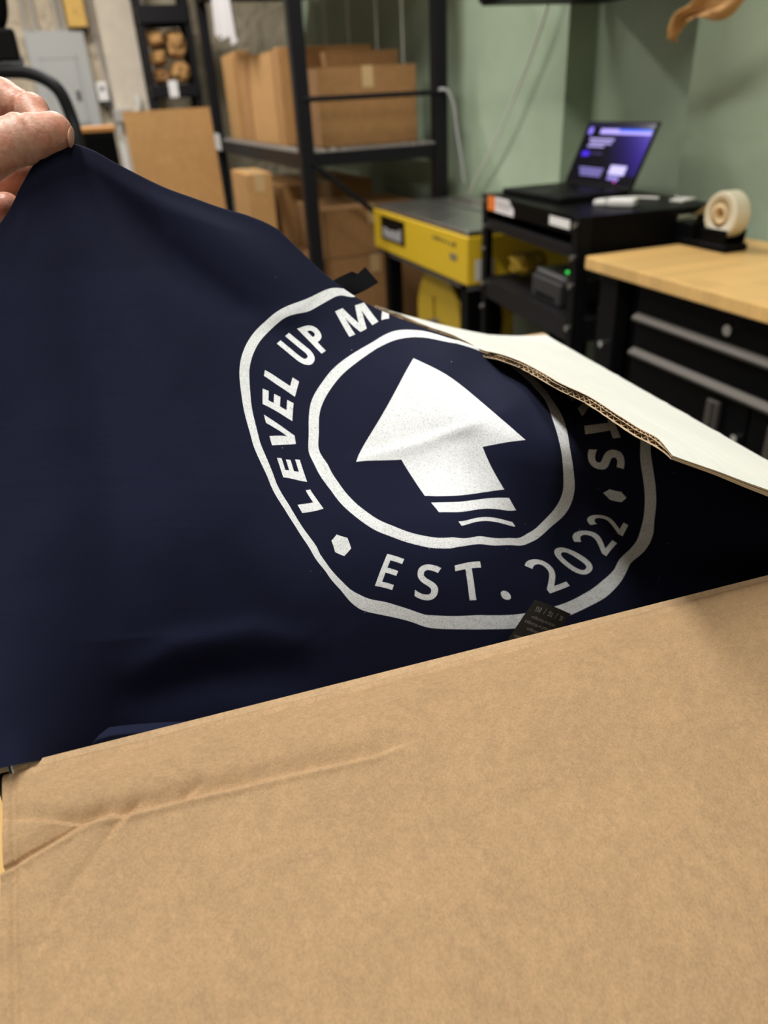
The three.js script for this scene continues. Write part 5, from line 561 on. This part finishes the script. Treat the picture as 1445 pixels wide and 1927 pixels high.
{ const t = thing('power_adapter', 'white charger lying on the cart beside the laptop', 'charger', [1.30, 0.8725, -1.75], -0.9); part('body', [bx(-0.035, 0.035, 0, 0.018, -0.022, 0.022, 0.005)], M.white, t); part('plug', [bx(-0.075, -0.042, 0, 0.014, -0.012, 0.012, 0.004)], M.white, t); }
solo('cable', [tube([[1.27, 0.8765, -1.80], [1.30, 0.8765, -1.86], [1.40, 0.8765, -1.84], [1.44, 0.8765, -1.78]], 0.0035, 40, 8)], M.offWhite, 'short white cable on the cart top beside the charger', 'cable');
{ const t = thing('receipt_pad', 'small white slip at the back corner of the cart', 'paper', [1.47, 0.8725, -1.72], 0.3); part('slip', [bx(-0.03, 0.03, 0, 0.006, -0.02, 0.02, 0.002)], M.offWhite, t); part('clip', [bx(-0.008, 0.008, 0.006, 0.011, -0.02, -0.008, 0.002)], M.steel, t); }
{
  const t = thing('battery_unit', 'dark grey battery unit with a green light on the cart shelf', 'battery', [1.150, 0.6155, -1.862], -95 * Math.PI / 180);
  part('body', [bx(-0.095, 0.09, 0, 0.066, -0.16, 0, 0.008)], std([0.022, 0.022, 0.024], 0.5), t); part('cover', [bx(-0.093, 0.088, 0.064, 0.082, -0.15, -0.012, 0.008)], std([0.13, 0.13, 0.14], 0.4), t); part('front_slot', [bx(-0.06, 0.055, 0.014, 0.022, 0, 0.002)], M.black, t);
  part('status_light', [cyl(0.0045, 0.006, 0.03, 0.0845, -0.05)], std([0.01, 0.1, 0.02], 0.4, { emissive: new THREE.Color(0.05, 0.8, 0.1), emissiveIntensity: 0.8 }), t); part('badge', [cyl(0.008, 0.003, 0.0865, 0.04, -0.06, 'x')], std([0.30, 0.12, 0.02], 0.6), t);
}
solo('cloth_bundle', [(() => { const g = crumple(0.06, 0.035, 0.05, 9.4, 0.25); g.translate(1.26, 0.668, -2.15); return g; })()], std([0.45, 0.28, 0.02], 0.8), 'yellow bundle on the cart shelf beside the battery unit', 'bundle');
{
  const t = thing('workbench', 'black workbench with a light butcher-block top and metal drawer pulls', 'workbench', [1.093, 0, -1.595], RIGHT);   // local x 0 .. 1.5, local z 0 front
  const L = 1.5, D = 0.46;
  const sh = new THREE.Shape(); sh.moveTo(0.012, 0); sh.lineTo(L - 0.012, 0); sh.quadraticCurveTo(L, 0, L, 0.012); sh.lineTo(L, D); sh.lineTo(0, D); sh.lineTo(0, 0.012); sh.quadraticCurveTo(0, 0, 0.012, 0);
  const tg = new THREE.ExtrudeGeometry(sh, { depth: 0.024, bevelEnabled: true, bevelSize: 0.003, bevelThickness: 0.003, bevelSegments: 2 }); tg.rotateX(-Math.PI / 2); tg.translate(0, 0.763, 0);
  part('bench_top', [tg], M.wood, t);
  part('cabinet', [bx(0.14, L - 0.02, 0.09, 0.758, -D + 0.02, -0.045, 0.004)], M.blackMatt, t);
  part('leg_frame', [bx(0.045, 0.115, 0.05, 0.757, -0.06, -0.018, 0.004)], M.blackSoft, t); part('leg_frame', [bx(0.045, 0.115, 0.05, 0.757, -D + 0.03, -D + 0.07, 0.004)], M.blackSoft, t); part('side_panel', [bx(0.05, 0.056, 0.10, 0.757, -D + 0.07, -0.06)], M.blackMatt, t);
  const drawer = (y0, y1, hy) => { const d = part('drawer', [bx(0.185, L - 0.05, y0, y1, -0.045, -0.026, 0.003)], M.black, t); const s = new THREE.Shape(); s.moveTo(0, 0); s.lineTo(0.016, 0.002); s.lineTo(0.018, 0.008); s.lineTo(0.004, 0.017); s.lineTo(0, 0.018); const g = new THREE.ExtrudeGeometry(s, { depth: L - 0.24, bevelEnabled: false }); g.rotateY(-Math.PI / 2); g.translate(0, 0, 0); const gg = g.clone(); gg.rotateY(Math.PI); gg.rotateY(Math.PI); gg.translate(L - 0.05, hy, -0.026); part('pull', [gg], M.alu, d); return d; };
  const d1 = drawer(0.672, 0.752, 0.6735); part('lock', [cyl(0.011, 0.008, 0.472, 0.718, -0.022, 'z', 20)], M.steel, d1);
  drawer(0.592, 0.668, 0.592);
  for (const [x0, x1] of [[0.185, 0.56], [0.565, 0.95]]) { const d = part('door', [bx(x0, x1, 0.12, 0.588, -0.045, -0.026, 0.003)], M.black, t); const hx = x0 < 0.3 ? 0.455 : 0.62; part('handle', [bx(hx, hx + 0.035, 0.455, 0.572, -0.026, -0.014, 0.003), bx(hx + 0.014, hx + 0.021, 0.455, 0.572, -0.014, -0.010, 0.002)], M.alu, d); if (x0 < 0.3) part('bolt', [cyl(0.008, 0.012, 0.545, 0.515, -0.02, 'z', 16)], M.chrome, d); }
  for (const [x, y] of [[0.042, 0.742], [0.042, 0.665], [0.080, 0.590]]) part('bolt', [x < 0.05 ? cyl(0.007, 0.014, 0.040, y, -0.035, 'x', 14) : cyl(0.008, 0.010, x, y, -0.014, 'z', 14)], M.chrome, t);
}
{
  const t = thing('tape_dispenser', 'black desktop tape dispenser with a large roll of tape on the bench', 'tape dispenser', [1.40, 0.790, -1.50], RIGHT);
  part('base', [bx(-0.115, 0.07, 0, 0.018, -0.035, 0.035, 0.006), bx(-0.02, 0.06, 0.018, 0.05, -0.032, -0.024, 0.003), bx(-0.02, 0.06, 0.018, 0.05, 0.024, 0.032, 0.003), bx(-0.115, -0.055, 0.012, 0.055, -0.03, 0.03, 0.006)], M.black, t);
  const roll = new THREE.LatheGeometry([[0.026, -0.022], [0.050, -0.022], [0.0525, -0.018], [0.0525, 0.018], [0.050, 0.022], [0.026, 0.022], [0.026, -0.022]].map(p => new THREE.Vector2(...p)), 40); roll.rotateX(Math.PI / 2); roll.translate(0.022, 0.080, 0);
  const r = part('tape_roll', [roll], std([0.62, 0.56, 0.42], 0.45), t); const core = new THREE.LatheGeometry([[0.010, -0.022], [0.026, -0.0235], [0.026, 0.0235], [0.010, 0.022], [0.010, -0.022]].map(p => new THREE.Vector2(...p)), 30); core.rotateX(Math.PI / 2); core.translate(0.022, 0.080, 0); part('roll_core', [core], std([0.58, 0.42, 0.22], 0.7), r);
  part('tape_end', [grid(12, 2, (u, v) => [lerp(-0.012, -0.10, u), lerp(0.115, 0.062, u) - 0.008 * Math.sin(u * 3.1), lerp(-0.02, 0.02, v)])], std([0.66, 0.60, 0.45], 0.35), r); part('cutter', [bx(-0.118, -0.110, 0.052, 0.066, -0.028, 0.028, 0.001)], M.steel, t);
}
{ const t = thing('plastic_wrap', 'small pale plastic piece on the near edge of the bench top', 'plastic', [1.135, 0.790, -1.035]); part('body', [(() => { const g = crumple(0.02, 0.014, 0.016, 5.2, 0.3); g.translate(0, 0.0135, 0); return g; })()], std([0.62, 0.50, 0.46], 0.25), t); part('cap', [cyl(0.006, 0.01, 0.004, 0.026, 0.002)], M.offWhite, t); }
{
  const t = thing('wall_cabinet', 'dark wall cabinet in the niche above the laptop', 'cabinet', [1.73, 1.392, -2.18]);
  part('body', [bx(-0.46, 0.0, 0, 0.42, -0.36, 0.30, 0.008)], M.blackSoft, t); part('door', [bx(-0.472, -0.461, 0.008, 0.41, -0.35, -0.03, 0.003)], M.black, t); part('door', [bx(-0.472, -0.461, 0.008, 0.41, -0.024, 0.29, 0.003)], M.black, t);
}
// kraft paper end hanging into the niche
{
  const path = new THREE.CatmullRomCurve3([[1.44, 1.50, -1.30], [1.42, 1.40, -1.45], [1.405, 1.318, -1.60], [1.40, 1.297, -1.68], [1.40, 1.268, -1.745], [1.40, 1.242, -1.762]].map(p => V(...p)));
  const g = grid(60, 16, (u, v) => { const p = path.getPoint(u), tg = path.getTangent(u), s = V(-0.3, 1, 0.3).cross(tg).cross(tg).negate().normalize(); const w = lerp(0.042, 0.014, smooth(0.2, 1, u)) * (1 + 0.25 * Math.sin(u * 17)); const k = (v - 0.5) * 2; const o = V(-0.8, 0.2, 0.3).normalize(); return p.addScaledVector(s, w * k).addScaledVector(o, 0.012 * Math.cos(k * 4.2 + u * 6) + (fbm(u * 7, v * 4 + 3, 3) - 0.5) * 0.03).toArray(); });
  const t = thing('kraft_paper', 'crumpled end of brown kraft paper hanging beside the niche', 'paper');
  part('paper_end', [g], M.kraftC, t); part('paper_roll', [cyl(0.06, 0.45, 1.50, 1.53, -1.17, 'z', 32)], M.kraftC, t); part('bracket', [bar([1.50, 1.53, -1.42], [1.50, 1.53, -0.92], 0.01), bar([1.50, 1.53, -1.42], [1.62, 1.56, -1.42], 0.009), bar([1.50, 1.53, -0.92], [1.62, 1.56, -0.92], 0.009)], M.black, t);
}
// cords
solo('cable', [tube([[1.60, 2.78, -2.45], [1.575, 2.0, -2.46], [1.575, 1.60, -2.56], [1.575, 1.417, -2.63], [1.575, 1.285, -2.72], [1.575, 1.101, -2.88], [1.58, 0.925, -3.06], [1.585, 0.773, -3.24], [1.595, 0.60, -3.34]], 0.0055, 160, 8)], M.cord, 'pale cord slanting down the green wall behind the machine', 'cable');
solo('cable', [tube([[1.47, 1.175, -3.325], [1.50, 1.172, -3.315], [1.528, 1.13, -3.31], [1.548, 1.02, -3.31], [1.57, 0.90, -3.31], [1.59, 0.80, -3.318]], 0.006, 60, 8)], M.greyPlastic, 'grey cable loop hanging from the rack end brace', 'cable');

scene.traverse(o => { if (o.isMesh) { o.castShadow = true; o.receiveShadow = true; } });
renderer.render(scene, camera);
